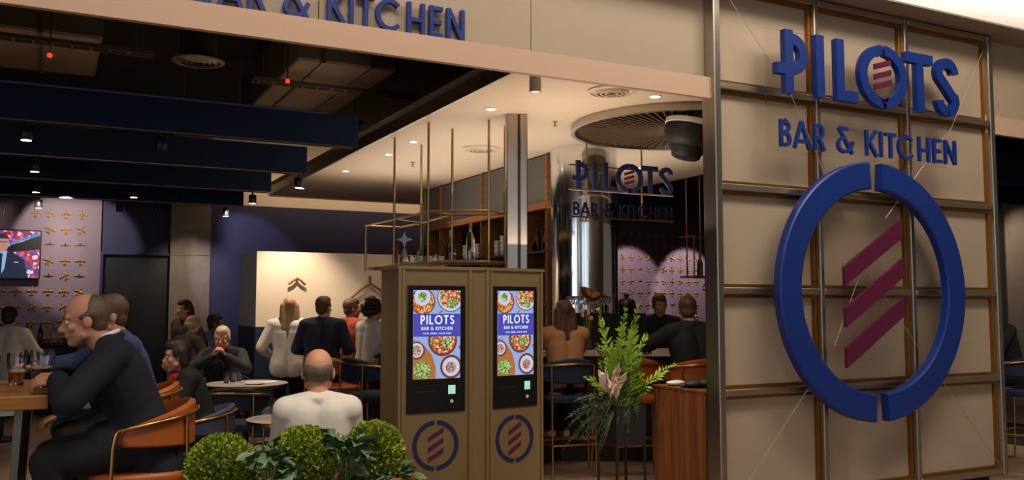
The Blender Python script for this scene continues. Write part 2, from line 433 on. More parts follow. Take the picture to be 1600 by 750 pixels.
# pale dropped ceiling over the bar with a steel edge
CE = [(3.06, 5.36), (7.72, 5.36), (7.72, 14.3), (3.06, 14.3)]
pc = struct('ceiling', MB().prism(CE, 3.3, 3.5, 'z'), CEILW)
MB().box(3.035, 3.06, 5.36, 14.3, 3.295, 3.42).build('steel_edge', STEEL, pc)
MB().box(7.72, 7.745, 5.36, 14.3, 3.295, 3.55).build('black_edge', MATBLACK, pc)
MB().box(3.06, 7.72, 14.28, 14.31, 3.28, 3.36).build('dark_edge', DKBRASS, pc)
area('cove_strip', (5.2, 14.6, 3.6), (5.2, 15.5, 3.45), 5.0, 16, (1, .72, .45), .1)

# fascia across the shop front
wf = struct('wall_front', MB().box(-6.2, 16.8, 5.27, 5.36, 3.2, 5.2), MATBLACK)
MB().box(-6.2, 16.8, 5.165, 5.27, 3.2, 3.23).build('ledge', MATBLACK, wf)
MB().box(-6.2, 4.31, 5.12, 5.165, 3.08, 3.235).build('lower_band', mat('peach_band', C(206, 172, 146), .55, 0, .02, 1), wf)
MB().box(7.44, 16.8, 5.12, 5.165, 3.10, 3.265).build('lower_band', bpy.data.materials['peach_band'], wf)
for xa, xb in ((-4.4, -1.523), (-1.517, -.073), (-.067, 1.377), (1.383, 2.825), (2.831, 4.31), (7.44, 8.9), (8.906, 10.4), (10.406, 16.8)):
    MB().box(xa, xb, 5.2, 5.27, 3.235 if xa < 5 else 3.265, 4.2).build('panel', PANEL, wf)
tr = struct('trim_1', MB().box(-6, 16.8, 4.855, 5.36, 3.99, 4.005), CORN)
struct('trim_2', MB().box(-6, 16.8, 4.86, 5.2, 4.005, 6.2), BULK)

# ------------------------------------------------------------------ pylon sign wall
py_ = thing('sign_pylon', 'tall freestanding steel framed beige panel wall carrying the big blue ring logo', 'sign wall', (5.9, 5.1, 0))
O = (5.9, 5.1, 0)
XS = [4.33, 5.34, 6.38, 7.48]; ZS = [.11, .92, 1.66, 2.425, 3.18, 3.955]
for i, x in enumerate(XS):
    w = .06 if i in (0, 3) else .045
    MB().bbox(x - w / 2, x + w / 2, 5.08, 5.2, .08, 3.985, .006).build('upright', STEEL, py_, org=O)
for j, z in enumerate(ZS):
    for i in range(3):
        MB().bbox(XS[i] + .028, XS[i + 1] - .028, 5.085, 5.19, z - .024, z + .024, .005).build('rail', STEEL_H, py_, org=O)
for i in range(3):
    for j in range(5):
        xa, xb, za, zb = XS[i] + .026, XS[i + 1] - .026, ZS[j] + .024, ZS[j + 1] - .024
        MB().box(xa, xb, 5.155, 5.19, za, zb).build('panel', PANEL, py_, org=O)
        m = MB(); g = .026
        m.box(xa, xa + g, 5.125, 5.156, za, zb); m.box(xb - g, xb, 5.125, 5.156, za, zb)
        m.box(xa + g, xb - g, 5.125, 5.156, za, za + g); m.box(xa + g, xb - g, 5.125, 5.156, zb - g, zb)
        m.build('gold_trim', GOLD, py_, org=O)
MB().box(4.32, 7.46, 5.19, 5.25, .08, 3.98).build('back_board', STEEL, py_, org=O)
MB().box(4.5, 7.3, 5.12, 5.25, 0, .09).build('plinth', MATBLACK, py_, org=O)
MB().box(6.48, 6.86, 5.10, 5.13, .0, .07).build('plinth_box', BLACK, py_, org=O)

# the hanging logo sign: acrylic, letters, ring, stripes, cables
sg = thing('logo_sign', 'clear acrylic sign with blue letters, split blue ring and maroon stripes hung on cables', 'sign', (5.77, 4.95, .65))
O = (5.77, 4.95, .65)
MB().box(4.715, 6.70, 4.995, 5.003, 2.70, 3.64).build('acrylic_sheet', ACRYL, sg, org=O)
par = bpy.data.objects.new('t', None)
def off_children(before, org, parent):
    for o in COL.objects:
        if o.parent == parent and o.name not in before:
            o.location = (-org[0], -org[1], -org[2])
bf = {o.name for o in COL.objects}
pilots_line(sg, 4.755, 6.80, 3.14, .485, 4.915, 4.965, BLUE, MAROON)
sub_line(sg, 4.798, 6.782, 2.735, .205, 4.94, 4.962, BLUE)
off_children(bf, O, sg)
rc = (5.772, 1.665)
for s in (1, -1):
    m = MB(); n = 48; ro, ri = 1.015, .80
    a0 = math.asin(.062 / .9); rings = []
    for q in range(n + 1):
        a = a0 + (math.pi - 2 * a0) * q / n
        sx, cz = s * math.sin(a), math.cos(a)
        P = lambda r, y: (rc[0] + sx * r * 1.015, y, rc[1] + cz * r)
        rings.append([P(ri, 4.925), P(ri + .012, 4.915), P(ro - .012, 4.915), P(ro, 4.925), P(ro, 4.985), P(ri, 4.985)])
    m.loft(rings); m.build('ring_half', BLUE, sg, org=O)
MB().lathe([(.01, 0), (.81, 0), (.81, .006), (.01, .006)], 48, M=Matrix.Translation((rc[0], 4.998, rc[1])) @ Matrix.Rotation(R(90), 4, 'X')).build('acrylic_disc', ACRYL, sg, True, org=O)
for zl in (1.075, 1.383, 1.70):
    MB().prism([(5.432, zl), (6.088, zl + .395), (6.088, zl + .545), (5.432, zl + .15)], 4.945, 4.972, 'y').build('stripe', MAROON, sg, org=O)
for a, c in (((4.37, 5.08, 3.93), (4.93, 4.99, 3.2)), ((7.42, 5.08, 3.90), (6.72, 4.99, 2.95)), ((4.93, 4.99, 3.2), (5.45, 4.99, 2.3)), ((6.72, 4.99, 3.0), (5.95, 4.99, 2.25)),
             ((4.42, 5.08, .15), (5.15, 4.99, 1.02)), ((7.40, 5.08, .16), (6.45, 4.99, 1.05)), ((5.35, 4.99, 1.25), (5.62, 4.99, 1.75)), ((5.75, 4.99, 1.8), (6.3, 4.99, 1.2))):
    a, c = Vector(a), Vector(c); u = (c - a).normalized()
    cb = MB().tube([a, c], .0028, 6).build('cable', CABLE, sg, org=O)
    if abs(a.y - 5.08) < .01: MB().tube([a, a + u * .02, a + u * .11, a + u * .13], [.005, .008, .008, .004], 8).build('tensioner', STEEL, cb, org=O)

# fascia lettering
fs = thing('fascia_sign', 'raised blue lettering standing on the beige fascia ledge above the entrance', 'sign', (.5, 5.17, 3.235))
bf = {o.name for o in COL.objects}
pilots_line(fs, -1.40, .60, 3.225, .485, 5.14, 5.185, BLUE, MAROON)
sub_line(fs, .675, 2.315, 3.237, .205, 5.145, 5.18, BLUE)
off_children(bf, (.5, 5.17, 3.235), fs)

# ------------------------------------------------------------------ dark ceiling void left: baffles, tracks, spots, ducts
BY = [8.39, 10.35, 12.25, 14.2]
blabel = ['first navy felt ceiling baffle, nearest behind the fascia', 'second navy felt ceiling baffle, behind the nearest one', 'third navy felt ceiling baffle, farther back over the dining room', 'fourth navy felt ceiling baffle, last before the back wall']
tlabel = ['track', 'track', 'track', 'track']
for i, y in enumerate(BY):
    t = thing('ceiling_baffle', blabel[i], 'baffle', (-1.5, y, 3.1), 0, 'navy ceiling baffles')
    MB().bbox(-4.4, 4.14, 0, .06, 0, .31, .006).build('felt_panel', BAFFLE, t)
    for x in (-3, 0, 3): MB().tube([(x, .03, .3), (x, .03, 1.5)], .004, 6).build('hanger', MATBLACK, t)
    tk = MB().box(-4.4, 4.1, .01, .04, -.022, .0).build('light_track', MATBLACK, t); MB().box(-4.38, 4.08, .008, .0105, -.012, -.006).build('brass_edge', DKBRASS, tk)
LENS = emis('spot_lens', (1, .86, .70, 1), 9.0)
def make_spot(loc, label, lit=True):
    t = thing('track_spot', label, 'spotlight', loc, 0, 'track spotlights under the baffles')
    MB().lathe([(.045, -.15), (.05, -.145), (.05, -.04), (.044, -.035), (.012, -.03), (.012, 0)], 18).build('housing', mat('spot_housing', C(28, 28, 30), .4) if 'spot_housing' not in bpy.data.materials else bpy.data.materials['spot_housing'], t, True)
    MB().lathe([(.040, -.152), (.040, -.1495)], 18).build('lens', LENS if lit else BLACK, t)
    return t
SP = [((-.21, 8.415, 3.075), 1, 'lit spotlight near the left edge under the first baffle'), ((.84, 8.415, 3.075), 0, 'dark spotlight in the middle of the first baffle'),
      ((-.17, 10.375, 3.075), 1, 'lit spotlight at the left under the second baffle'), ((2.55, 10.375, 3.075), 1, 'spotlight at the right end of the second baffle'),
      ((-.18, 12.275, 3.075), 1, 'lit spotlight at the left under the third baffle'), ((.92, 12.275, 3.075), 1, 'lit spotlight in the middle of the third baffle'), ((2.40, 12.275, 3.075), 1, 'spotlight at the right end of the third baffle'),
      ((-.17, 14.225, 3.075), 1, 'lit spotlight at the left under the fourth baffle'), ((.88, 14.225, 3.075), 0, 'dark spotlight left of centre under the fourth baffle'), ((1.38, 14.225, 3.075), 0, 'dark spotlight near the concrete column under the fourth baffle'), ((2.38, 14.225, 3.075), 1, 'lit spotlight at the right end of the fourth baffle')]
for loc, lit, lab in SP: make_spot(loc, lab, lit)
# what those spotlights throw
spot('wall_wash', (-.15, 14.0, 3.0), (-.5, 15.44, 2.1), 30, 75, .35, (1, .84, .74))
spot('wall_wash', (.15, 14.0, 3.05), (.3, 15.44, 2.55), 120, 64, .25, (1, .84, .74))
spot('wall_wash', (2.4, 14.0, 3.0), (2.8, 15.44, 2.3), 60, 62, .3, (.75, .78, 1))
spot('dining_spot', (-.2, 8.3, 2.9), (-.4, 8.2, 0), 60, 80, .7)
spot('dining_spot', (.9, 10.2, 2.9), (1.2, 9.8, 0), 110, 80, .7)
spot('dining_spot', (2.5, 10.2, 2.9), (2.6, 10.6, 1.2), 160, 85, .7)
spot('dining_spot', (.9, 12.1, 2.9), (.8, 12.3, 0), 60, 80, .7)
spot('dining_spot', (1.2, 6.5, 3.0), (1.2, 6.2, 0), 60, 80, .7)
# ducts
def duct(loc, lx, ly, lz, label, ribs=3):
    t = thing('air_duct', label, 'duct', loc)
    MB().bbox(0, lx, 0, ly, 0, lz, .01).build('casing', DUCT, t)
    MB().box(.02, lx - .02, .02, ly - .02, -.006, .002).build('underside', DUCTW, t)
    for i in range(ribs):
        x = lx * (i + .5) / ribs
        MB().box(x - .015, x + .015, -.012, ly + .012, -.02, lz + .01).build('flange', TRAY, t)
    return t
duct((2.05, 8.45, 3.92), 1.0, 2.9, .5, 'grey air duct above the right end of the first baffle', 2)
duct((-2.6, 8.6, 3.92), 2.95, 1.5, .45, 'long dusty duct at the upper left behind the fascia')
for i, (x0, x1, y, lab) in enumerate(((-2.5, .78, 8.5, 'slim cable tray below the long left duct'), (1.75, 3.5, 9.0, 'slim cable tray crossing under the right duct'), (1.2, 3.4, 10.6, 'slim cable tray above the second baffle'))):
    t = thing('cable_tray', lab, 'cable tray', (x0, y, 3.80))
    for dy in (0, .12): MB().box(0, x1 - x0, dy, dy + .015, 0, .04).build('side_rail', TRAY, t)
    m = MB()
    for q in range(int((x1 - x0) / .15)): m.box(.05 + q * .15, .07 + q * .15, .012, .122, .005, .02)
    m.build('rungs', TRAY, t)
    for q in (.1, x1 - x0 - .1): MB().tube([(q, .067, .03), (q, .067, .82)], .005, 6).build('hanger', TRAY, t)
def round_vent(loc, r, label, m1):
    t = thing('ceiling_vent', label, 'vent', loc)
    MB().lathe([(r, 0), (r, -.012), (r * .86, -.022), (r * .84, -.006)], 32).build('rim', m1, t, True)
    for k in (.66, .46, .26): MB().lathe([(r * (k + .09), -.004), (r * k, -.03), (r * (k - .05), -.03), (r * (k + .04), -.002)], 28).build('cone', m1, t, True)
    return t
vo = round_vent((1.18, 8.75, 3.86), .24, 'round diffuser hanging in the dark ceiling void', TRAY)
MB().lathe([(.17, .0), (.17, .74)], 24).build('neck', MATBLACK, vo, True)
round_vent((4.02, 6.02, 3.3), .20, 'round pale vent in the ceiling just behind the fascia', CEILW)
round_vent((4.23, 8.95, 3.3), .21, 'round pale vent in the ceiling behind the steel post', CEILW)
for x, y, lab in ((1.92, 8.3, 'red indicator on the ceiling by the right duct'), (-.06, 8.35, 'red indicator on the ceiling above the first baffle')):
    MB()
    o = MB().lathe([(.012, -.03), (.022, -.02), (.02, .0), (.006, .01)], 12, (0, 0, 0)).build('smoke_detector', emis('red_led', (1, .05, .02, 1), 1.2) if 'red_led' not in bpy.data.materials else bpy.data.materials['red_led'], None, True)
    o.location = (x, y, 3.66); tag(o, lab, 'detector')
    MB().tube([(0, 0, .01), (0, 0, .93)], .005, 6).build('stem', MATBLACK, o)

# pale ceiling fittings
def downlight(x, y, lab, p=38, tgt=None):
    t = thing('downlight', lab, 'downlight', (x, y, 3.3), 0, 'downlights in the pale ceiling')
    MB().lathe([(.055, 0), (.055, -.006), (.042, -.008), (.040, -.002)], 24).build('ring', WHITE, t, True)
    MB().lathe([(.040, -.003), (.036, -.0055), (.01, -.006)], 20).build('lens', emis('downlight_lens', (1, .86, .66, 1), 14) if 'downlight_lens' not in bpy.data.materials else bpy.data.materials['downlight_lens'], t)
    spot('downlight_lamp', (x, y, 3.28), tgt or (x, y, 0), p, 95, .8)
DL = [(3.444, 7.083, 'downlight beside the square steel post'), (3.405, 8.892, 'downlight over the left end of the brass rack'), (3.441, 9.785, 'third downlight along the ceiling edge, behind the brass rack'),
      (3.377, 11.261, 'fourth downlight along the ceiling edge'), (3.296, 13.235, 'farthest downlight at the back of the pale ceiling'), (4.455, 6.02, 'downlight at the near rim of the slatted disc'),
      (6.6, 9.3, 'downlight behind the small hanging sign'), (5.9, 10.6, 'far downlight right of the steel column')]
for x, y, lab in DL: downlight(x, y, lab)
t = thing('surface_downlight', 'white cylinder downlight on the ceiling just behind the fascia', 'downlight', (3.19, 5.8, 3.3))
MB().lathe([(.06, 0), (.06, -.015), (.045, -.02), (.045, -.15), (.038, -.155), (.035, -.14)], 24).build('housing', WHITE, t, True)
MB().lathe([(.034, -.150), (.030, -.1515)], 20).build('lens', emis('soft_lens', (1, .85, .7, 1), 1.2), t)
for x, y, lab in ((4.23, 7.3, 'small sprinkler head left of the slatted disc'), (3.9, 10.2, 'small sprinkler head above the bar shelves')):
    t = thing('sprinkler', lab, 'sprinkler', (x, y, 3.3))
    MB().lathe([(.03, 0), (.03, -.006), (.01, -.008), (.01, -.04), (.022, -.045), (.022, -.05)], 14).build('head', STEEL, t, True)

# slatted disc in the ceiling
dc = thing('ceiling_disc', 'round dark slatted ceiling disc with a steel rim', 'ceiling disc', (5.35, 6.9, 3.3))
MB().lathe([(1.0, 0), (1.02, -.075), (1.0, -.08), (.975, -.075), (.96, 0)], 72).build('rim', STEEL, dc, True)
MB().lathe([(.955, -.003), (.02, -.006)], 48).build('backing', mat('disc_backing', C(46, 36, 26), .8), dc)
sl = MB().box(.12, .952, -.007, .007, -.055, -.006).mesh('slat', mat('slat_bronze', C(98, 76, 52), .6, .1))
for i in range(72):
    o = bpy.data.objects.new('slat', sl); COL.objects.link(o); o.parent = dc; o.rotation_euler = (0, 0, 2 * math.pi * i / 72)
MB().lathe([(.13, -.003), (.13, -.05), (.02, -.055)], 24).build('hub', MATBLACK, dc, True)
# black pendant speaker
sp = thing('ceiling_speaker', 'black tapered pendant speaker with a pale tilted top under the slatted disc', 'speaker', (5.02, 6.25, 3.12)); sp.scale = (1.32,) * 3
TM = Matrix.Rotation(R(-13), 4, Vector((-.459, -.889, 0)))
MB().lathe([(.175, 0), (.178, -.02), (.165, -.09), (.135, -.135), (.122, -.14), (.118, -.16), (.105, -.165), (.095, -.20), (.08, -.21)], 28, M=TM).build('housing', MATBLACK, sp, True)
MB().lathe([(.172, 0.001), (.182, .005), (.182, .035), (.17, .04)], 28, M=TM).build('top_plate', WHITE, sp, True)
MB().tube([(0, 0, .03), (0, 0, .2)], .018, 10).build('stem', BLACK, sp)

# columns
cl = tag(MB().lathe([(.375, 0), (.375, 3.3)], 64).build('steel_column', POLISH, None, True), 'fat polished steel column standing behind the bar', 'column'); cl.location = (5.29, 8.5, 0)
ps = thing('steel_post', 'square brushed steel post with a dark slot, behind the kiosk', 'post', (3.77, 7.22, 0), R(-20))
for s in (-1, 1): MB().bbox(-.095 if s < 0 else .025, .01 if s < 0 else .095, -.07, .07, 0, 3.3, .008).build('steel_half', STEEL, ps)
MB().box(.009, .026, -.05, .06, 0, 3.3).build('dark_slot', BLACK, ps)

# ------------------------------------------------------------------ bar back shelving (faces -x)
sh = thing('bar_shelving', 'tall wooden bar shelving with grey cupboards above open niches', 'shelving', (5.01, 8.8, 0))
O = (5.01, 8.8, 0)
MB().box(5.35, 5.40, 8.85, 12.55, 0, 3.29).build('back_panel', DKWOOD, sh, org=O)
YD = [8.85, 9.5, 10.586, 11.98, 12.5]
for y in YD: MB().bbox(5.0, 5.36, y - .02, y + .02, 1.0, 3.28, .003).build('upright', OAK, sh, org=O)
for i in range(4): MB().box(5.03, 5.06, YD[i] + .022, YD[i + 1] - .022, 2.745, 3.28).build('cupboard_door', GREYPAN, sh, org=O)
MB().bbox(4.99, 5.36, 8.85, 12.5, 2.65, 2.742, .004).build('wood_rail', OAK, sh, org=O)
MB().bbox(4.98, 5.36, 8.85, 12.5, 2.155, 2.178, .003).build('shelf', mat('dark_glass_shelf', C(60, 62, 60), .2), sh, org=O)
MB().bbox(4.98, 5.36, 8.85, 12.5, 1.55, 1.575, .003).build('shelf', bpy.data.materials['dark_glass_shelf'], sh, org=O)
MB().bbox(4.92, 5.36, 8.85, 12.5, .9, 1.0, .004).build('counter', DKWOOD, sh, org=O)
MB().box(4.95, 5.36, 8.85, 12.5, 0, .9).build('base', DKWOOD, sh, org=O)
MB().bbox(4.96, 5.2, 12.5, 12.60, 0, 3.28, .006).build('steel_end', STEEL, sh, org=O)

def obj1(mb, name, m, loc, label, cat, group=None, smooth=True):
    o = mb.build(name, m, None, smooth); o.location = loc; return tag(o, label, cat, group)
cup_me = None
def cups(x, y, z, n, lab):
    global cup_me
    for i in range(n):
        prof = [(.026, 0), (.036, .07), (.04, .082), (.036, .08), (.032, .06)]
        if cup_me is None: cup_me = MB().lathe(prof, 16).mesh('coffee_cup', CROCK, True)
        o = bpy.data.objects.new('coffee_cup', cup_me); COL.objects.link(o); o.location = (x, y, z + i * .055)
        tag(o, ['bottom ', 'second ', 'third ', 'topmost '][i if i < n - 1 else 3] + lab, 'cup', 'stacked white cups on the bar shelf')
for x, y, n, lab in ((5.04, 11.16, 3, 'white cup in the left stack of the middle niche'), (5.04, 10.95, 3, 'white cup in the centre stack of the middle niche'), (5.04, 10.76, 3, 'white cup in the right stack of the middle niche'),
                     (5.04, 10.18, 3, 'white cup in the shorter stack of the niche beside the steel post'), (5.04, 10.02, 4, 'white cup in the taller stack against the steel post')): cups(x, y, 2.179, n, lab)
WINE = [(.037, 0), (.038, .01), (.038, .17), (.03, .205), (.014, .24), (.014, .29), (.017, .292), (.017, .305), (.012, .306)]
def bottle(loc, m, label, s=1.0, group=None, prof=WINE, foil=None):
    t = thing('bottle', label, 'bottle', loc, 0, group)
    MB().lathe([(r * s, z * s) for r, z in prof], 20).build('body', m, t, True)
    if foil: MB().lathe([(.0155 * s, .235 * s), (.0158 * s, .3 * s), (.012 * s, .3085 * s)], 14).build('cap', foil, t, True)
    return t
bottle((4.99, 11.55, 2.179), CLEAR, 'tall clear glass carafe at the left of the bar shelf', 1.4, foil=STEEL, prof=[(.05, 0), (.055, .02), (.055, .12), (.04, .18), (.016, .24), (.014, .29), (.018, .305), (.012, .306)])
bottle((5.06, 9.15, 2.179), DARKG, 'dark carafe on the bar shelf right of the steel post', 1.0, prof=[(.045, 0), (.07, .02), (.06, .12), (.025, .2), (.02, .28), (.03, .3), (.02, .301)])
bottle((5.08, 8.98, 2.179), CLEAR, 'clear carafe on the bar shelf right of the steel post', 1.0, prof=[(.045, 0), (.07, .02), (.06, .12), (.025, .2), (.02, .28), (.03, .3), (.02, .301)])
for i, (y, z) in enumerate(((11.88, .0), (11.72, 0))):
    bottle((5.05, y, 2.179), DARKG, 'squat dark decanter at the left end of the bar shelf' if i == 0 else 'second squat dark decanter beside the tall clear carafe', .8, prof=[(.06, 0), (.075, .02), (.07, .1), (.02, .17), (.02, .25), (.012, .26)])
t = thing('wire_basket', 'copper wire dome behind the white cups', 'basket', (5.2, 10.85, 2.179))
for i in range(6):
    a = math.pi * i / 6
    MB().tube([(.10 * math.cos(a) * math.cos(q), .10 * math.sin(a) * math.cos(q), .22 * math.sin(q)) for q in [math.pi * j / 12 for j in range(13)]], .004, 6).build('wire', BRASS, t)
MB().lathe([(.10, 0), (.105, .01), (.10, .02)], 24).build('base_ring', BRASS, t)

# ------------------------------------------------------------------ bar counter and brass gantry
FRONT = [(3.15, 9.3), (3.15, 7.95), (3.62, 7.58), (4.55, 7.78), (5.75, 7.12), (7.4, 7.12)]
BACK = [(7.4, 7.75), (5.95, 7.75), (4.7, 8.15), (3.75, 8.2), (3.72, 9.3)]
bc = thing('bar_counter', 'long dark bar counter with a pale stone top', 'bar', (4.5, 8.0, 0)); O = (4.5, 8, 0)
MB().prism([(x + .06, y + .08) for x, y in FRONT] + BACK, 0, 1.05).build('front', DKWOOD, bc, org=O)
MB().prism(FRONT + BACK, 1.05, 1.10).build('counter_top', MARBLE, bc, org=O)
MB().tube([(x + .0, y - .05 if i else y, .25) for i, (x, y) in enumerate(FRONT)], .018, 8).build('foot_rail', BRASS, bc, org=O)
hb = obj1(MB().prism([(4.72, 8.02), (5.62, 7.80), (5.66, 7.98), (4.76, 8.2)], 0, .37), 'bar_hutch', MATBLACK, (0, 0, 1.101), 'raised black shelf unit standing on the bar in front of the steel column', 'shelf', smooth=False)
obj1(MB().prism([(2.92, 8.70), (3.12, 8.70), (3.12, 8.86), (2.92, 8.86)], 0, .03), 'glass_rack_shelf', OAK, (0, 0, 1.915), 'small wooden shelf end under the brass rack beside the kiosk', 'shelf', smooth=False)

gt = thing('brass_rack', 'brass rod rack hanging from the ceiling over the bar corner', 'rack', (3.4, 8.2, 1.95)); O = (3.4, 8.2, 1.95)
og = [(3.12, 9.6), (3.154, 8.775), (3.173, 7.882), (3.633, 7.512)]; ig = [(3.52, 9.6), (3.552, 9.03), (3.499, 8.064), (3.903, 7.712)]
for x, y in og[1:] + ig[1:]:
    MB().tube([(x, y, 1.95), (x, y, 3.3)], .0125, 8).build('rod', DKBRASS, gt, org=O)
for x, y in (og[0],): MB().tube([(x, y, 1.93), (x, y, 2.44)], .0125, 8).build('rod', DKBRASS, gt, org=O)
for z in (2.44, 1.96):
    for line in (og, ig):
        for q in range(3): MB().tube([(line[q][0], line[q][1], z), (line[q + 1][0], line[q + 1][1], z)], .0115, 8).build('rail', DKBRASS, gt, org=O)
    for q in range(4): MB().tube([(og[q][0], og[q][1], z), (ig[q][0], ig[q][1], z)], .0115, 8).build('cross_rail', DKBRASS, gt, org=O)
m = MB()
for q in range(3): m.prism([og[q], og[q + 1], ig[q + 1], ig[q]], 1.965, 1.977)
m.build('glass_shelf', bpy.data.materials['dark_glass_shelf'], gt, org=O)
# on the rack
t = thing('glass_stopper_decanter', 'star topped clear glass ornament on the brass rack', 'ornament', (3.25, 8.72, 1.978))
MB().lathe([(.05, 0), (.055, .02), (.05, .08), (.02, .14), (.012, .17)], 18).build('body', CLEAR, t, True)
st = []
for i in range(8):
    r = .085 if i % 2 == 0 else .03
    st.append((r * math.sin(math.pi * i / 4), .255 + r * math.cos(math.pi * i / 4)))
m = MB(); m.prism(st, -.012, .012, 'y'); m.v = [Matrix.Rotation(R(-25), 4, 'Z') @ Vector(v) for v in m.v]; m.build('star', CLEAR, t)
bottle((3.22, 8.90, 1.978), DARKG, 'dark sauce bottle at the left end of the brass rack', .8)
bottle((3.26, 8.16, 1.978), DARKG, 'dark bottle beside the leafy pot on the brass rack', .6)
for i, (x, y) in enumerate(((3.3, 8.62), (3.34, 8.56), (3.40, 8.24))):
    obj1(MB().lathe([(.03, 0), (.033, .08), (.03, .08), (.028, .01)], 14), 'glass_tumbler', CLEAR, (x, y, 1.978), ['glass tumbler under the star ornament', 'glass tumbler right of the star ornament', 'glass tumbler by the leafy pot'][i], 'glass', 'tumblers on the brass rack')
LEAFG = mat('light_green_leaf', C(120, 150, 40), .5, 0, .25, 20)
t = thing('herb_pot', 'small pot of bright green and red herbs on the brass rack', 'plant', (3.32, 8.42, 1.978))
MB().lathe([(.045, 0), (.06, .07), (.055, .07), (.05, .05)], 16).build('pot', CROCK, t, True)
rnd = random.Random(4)
for i in range(26):
    a, e, r = rnd.uniform(0, 6.28), rnd.uniform(.2, 1.3), rnd.uniform(.06, .15)
    d = Vector((math.cos(a) * math.cos(e), math.sin(a) * math.cos(e), math.sin(e))); p = Vector((0, 0, .05)); q = p + d * r; s_ = d.cross(Vector((0, 0, 1))).normalized() * .018
    MB().add([p, (p + q) / 2 + s_, q, (p + q) / 2 - s_], [(0, 1, 2), (0, 2, 3)]).build('leaf', LEAFG, t)
bottle((3.60, 7.85, 1.978), CLEAR, 'clear oil bottle standing mid way along the brass rack', 1.2, foil=STEEL)
# wine glass hanging under the little shelf
def wineglass(loc, label, group=None, flip=False):
    pr = [(.03, 0), (.031, .004), (.005, .008), (.004, .08), (.02, .10), (.036, .13), (.034, .17), (.03, .18), (.0285, .178), (.032, .15), (.02, .11)]
    if flip: pr = [(r, -z) for r, z in pr]
    return obj1(MB().lathe(pr, 16), 'wine_glass', CLEAR, loc, label, 'glass', group)
wineglass((3.12, 8.8, 1.93), 'wine glass hanging upside down beside the kiosk', None, True)

# hanging bottle rack on the right, beyond the bar
hr = thing('bottle_rack', 'dark brass hanging rack with green bottles before the mauve wall', 'rack', (7.74, 9.75, 1.94)); O = (7.74, 9.75, 1.94)
for x, y in ((7.72, 9.75), (7.83, 9.60), (9.1, 9.75), (9.1, 9.6)):
    MB().tube([(x, y, 1.94), (x, y, 3.6)], .010, 8).build('rod', DKBRASS, hr, org=O)
for z in (1.94, 2.49):
    for y in (9.60, 9.90): MB().tube([(7.72, y, z), (9.1, y, z)], .010, 8).build('rail', DKBRASS, hr, org=O)
    MB().tube([(7.72, 9.6, z), (7.72, 9.9, z)], .010, 8).build('cross_rail', DKBRASS, hr, org=O)
MB().tube([(7.72, 9.6, 1.94), (7.72, 9.6, 2.49)], .010, 8).build('rod', DKBRASS, hr, org=O)
MB().box(7.72, 9.1, 9.6, 9.9, 1.945, 1.957).build('shelf', DKWOOD, hr, org=O)
for i, (x, m_, lab) in enumerate(((7.94, DARKG, 'dark brown bottle, leftmost on the hanging rack'), (8.09, GREENG, 'green bottle, second from left on the hanging rack'), (8.23, GREENG, 'green bottle, third from left on the hanging rack'), (8.36, GREENG, 'green bottle, rightmost visible on the hanging rack'))):
    bottle((x, 9.75, 1.958), m_, lab, 1.0, 'bottles on the hanging rack', foil=GOLD)
for i in range(6): wineglass((7.98 + i * .09, 9.7, 1.935), ['first', 'second', 'third', 'fourth', 'fifth', 'sixth'][i] + ' wine glass from the left, hanging below the bottle rack', 'wine glasses under the bottle rack', True)

# small hanging sign inside
s2 = thing('hanging_sign', 'small navy letter sign hung on rods below the slatted disc', 'sign', (5.45, 7.95, 2.47)); O = (5.45, 7.95, 2.47)
bf = {o.name for o in COL.objects}
pilots_line(s2, 4.80, 6.10, 2.765, .305, 7.93, 7.955, NAVYP, MAROON)
sub_line(s2, 4.815, 6.09, 2.49, .14, 7.93, 7.95, NAVYP)
off_children(bf, O, s2)
for x in (5.0, 5.705): MB().tube([(x, 7.97, 2.46), (x, 7.97, 3.3)], .010, 8).build('rod', DKBRASS, s2, org=O)
for z in (3.02, 2.765, 2.478): MB().box(4.78, 6.12, 7.955, 7.975, z - .008, z + .008).build('rail', DKBRASS, s2, org=O)

# ------------------------------------------------------------------ kiosk with two screens
ko = thing('order_kiosk', 'bronze double ordering kiosk with two lit menu screens', 'kiosk', (2.1, 5.75, 0)); O = (2.1, 5.75, 0)
a10 = R(10); e0 = Vector((2.79, 5.75)); eR = e0 + Vector((math.cos(a10), math.sin(a10))) * .485
foot = [(2.10, 5.75), (2.79, 5.75), (eR.x, eR.y), (eR.x - .06, eR.y + .38), (2.12, 6.15)]
MB().prism(foot, .02, 1.80).build('housing', BRONZE, ko, org=O)
MB().prism([(2.09, 5.735), (2.79, 5.735), (eR.x + .01, eR.y - .015), (eR.x - .05, eR.y + .39), (2.11, 6.16)], 1.80, 1.822).build('top_cap', BRONZE2, ko, org=O)
MB().prism([(2.13, 5.78), (2.78, 5.78), (eR.x - .03, eR.y + .03), (eR.x - .08, eR.y + .36), (2.15, 6.12)], 0, .02).build('plinth', MATBLACK, ko, org=O)
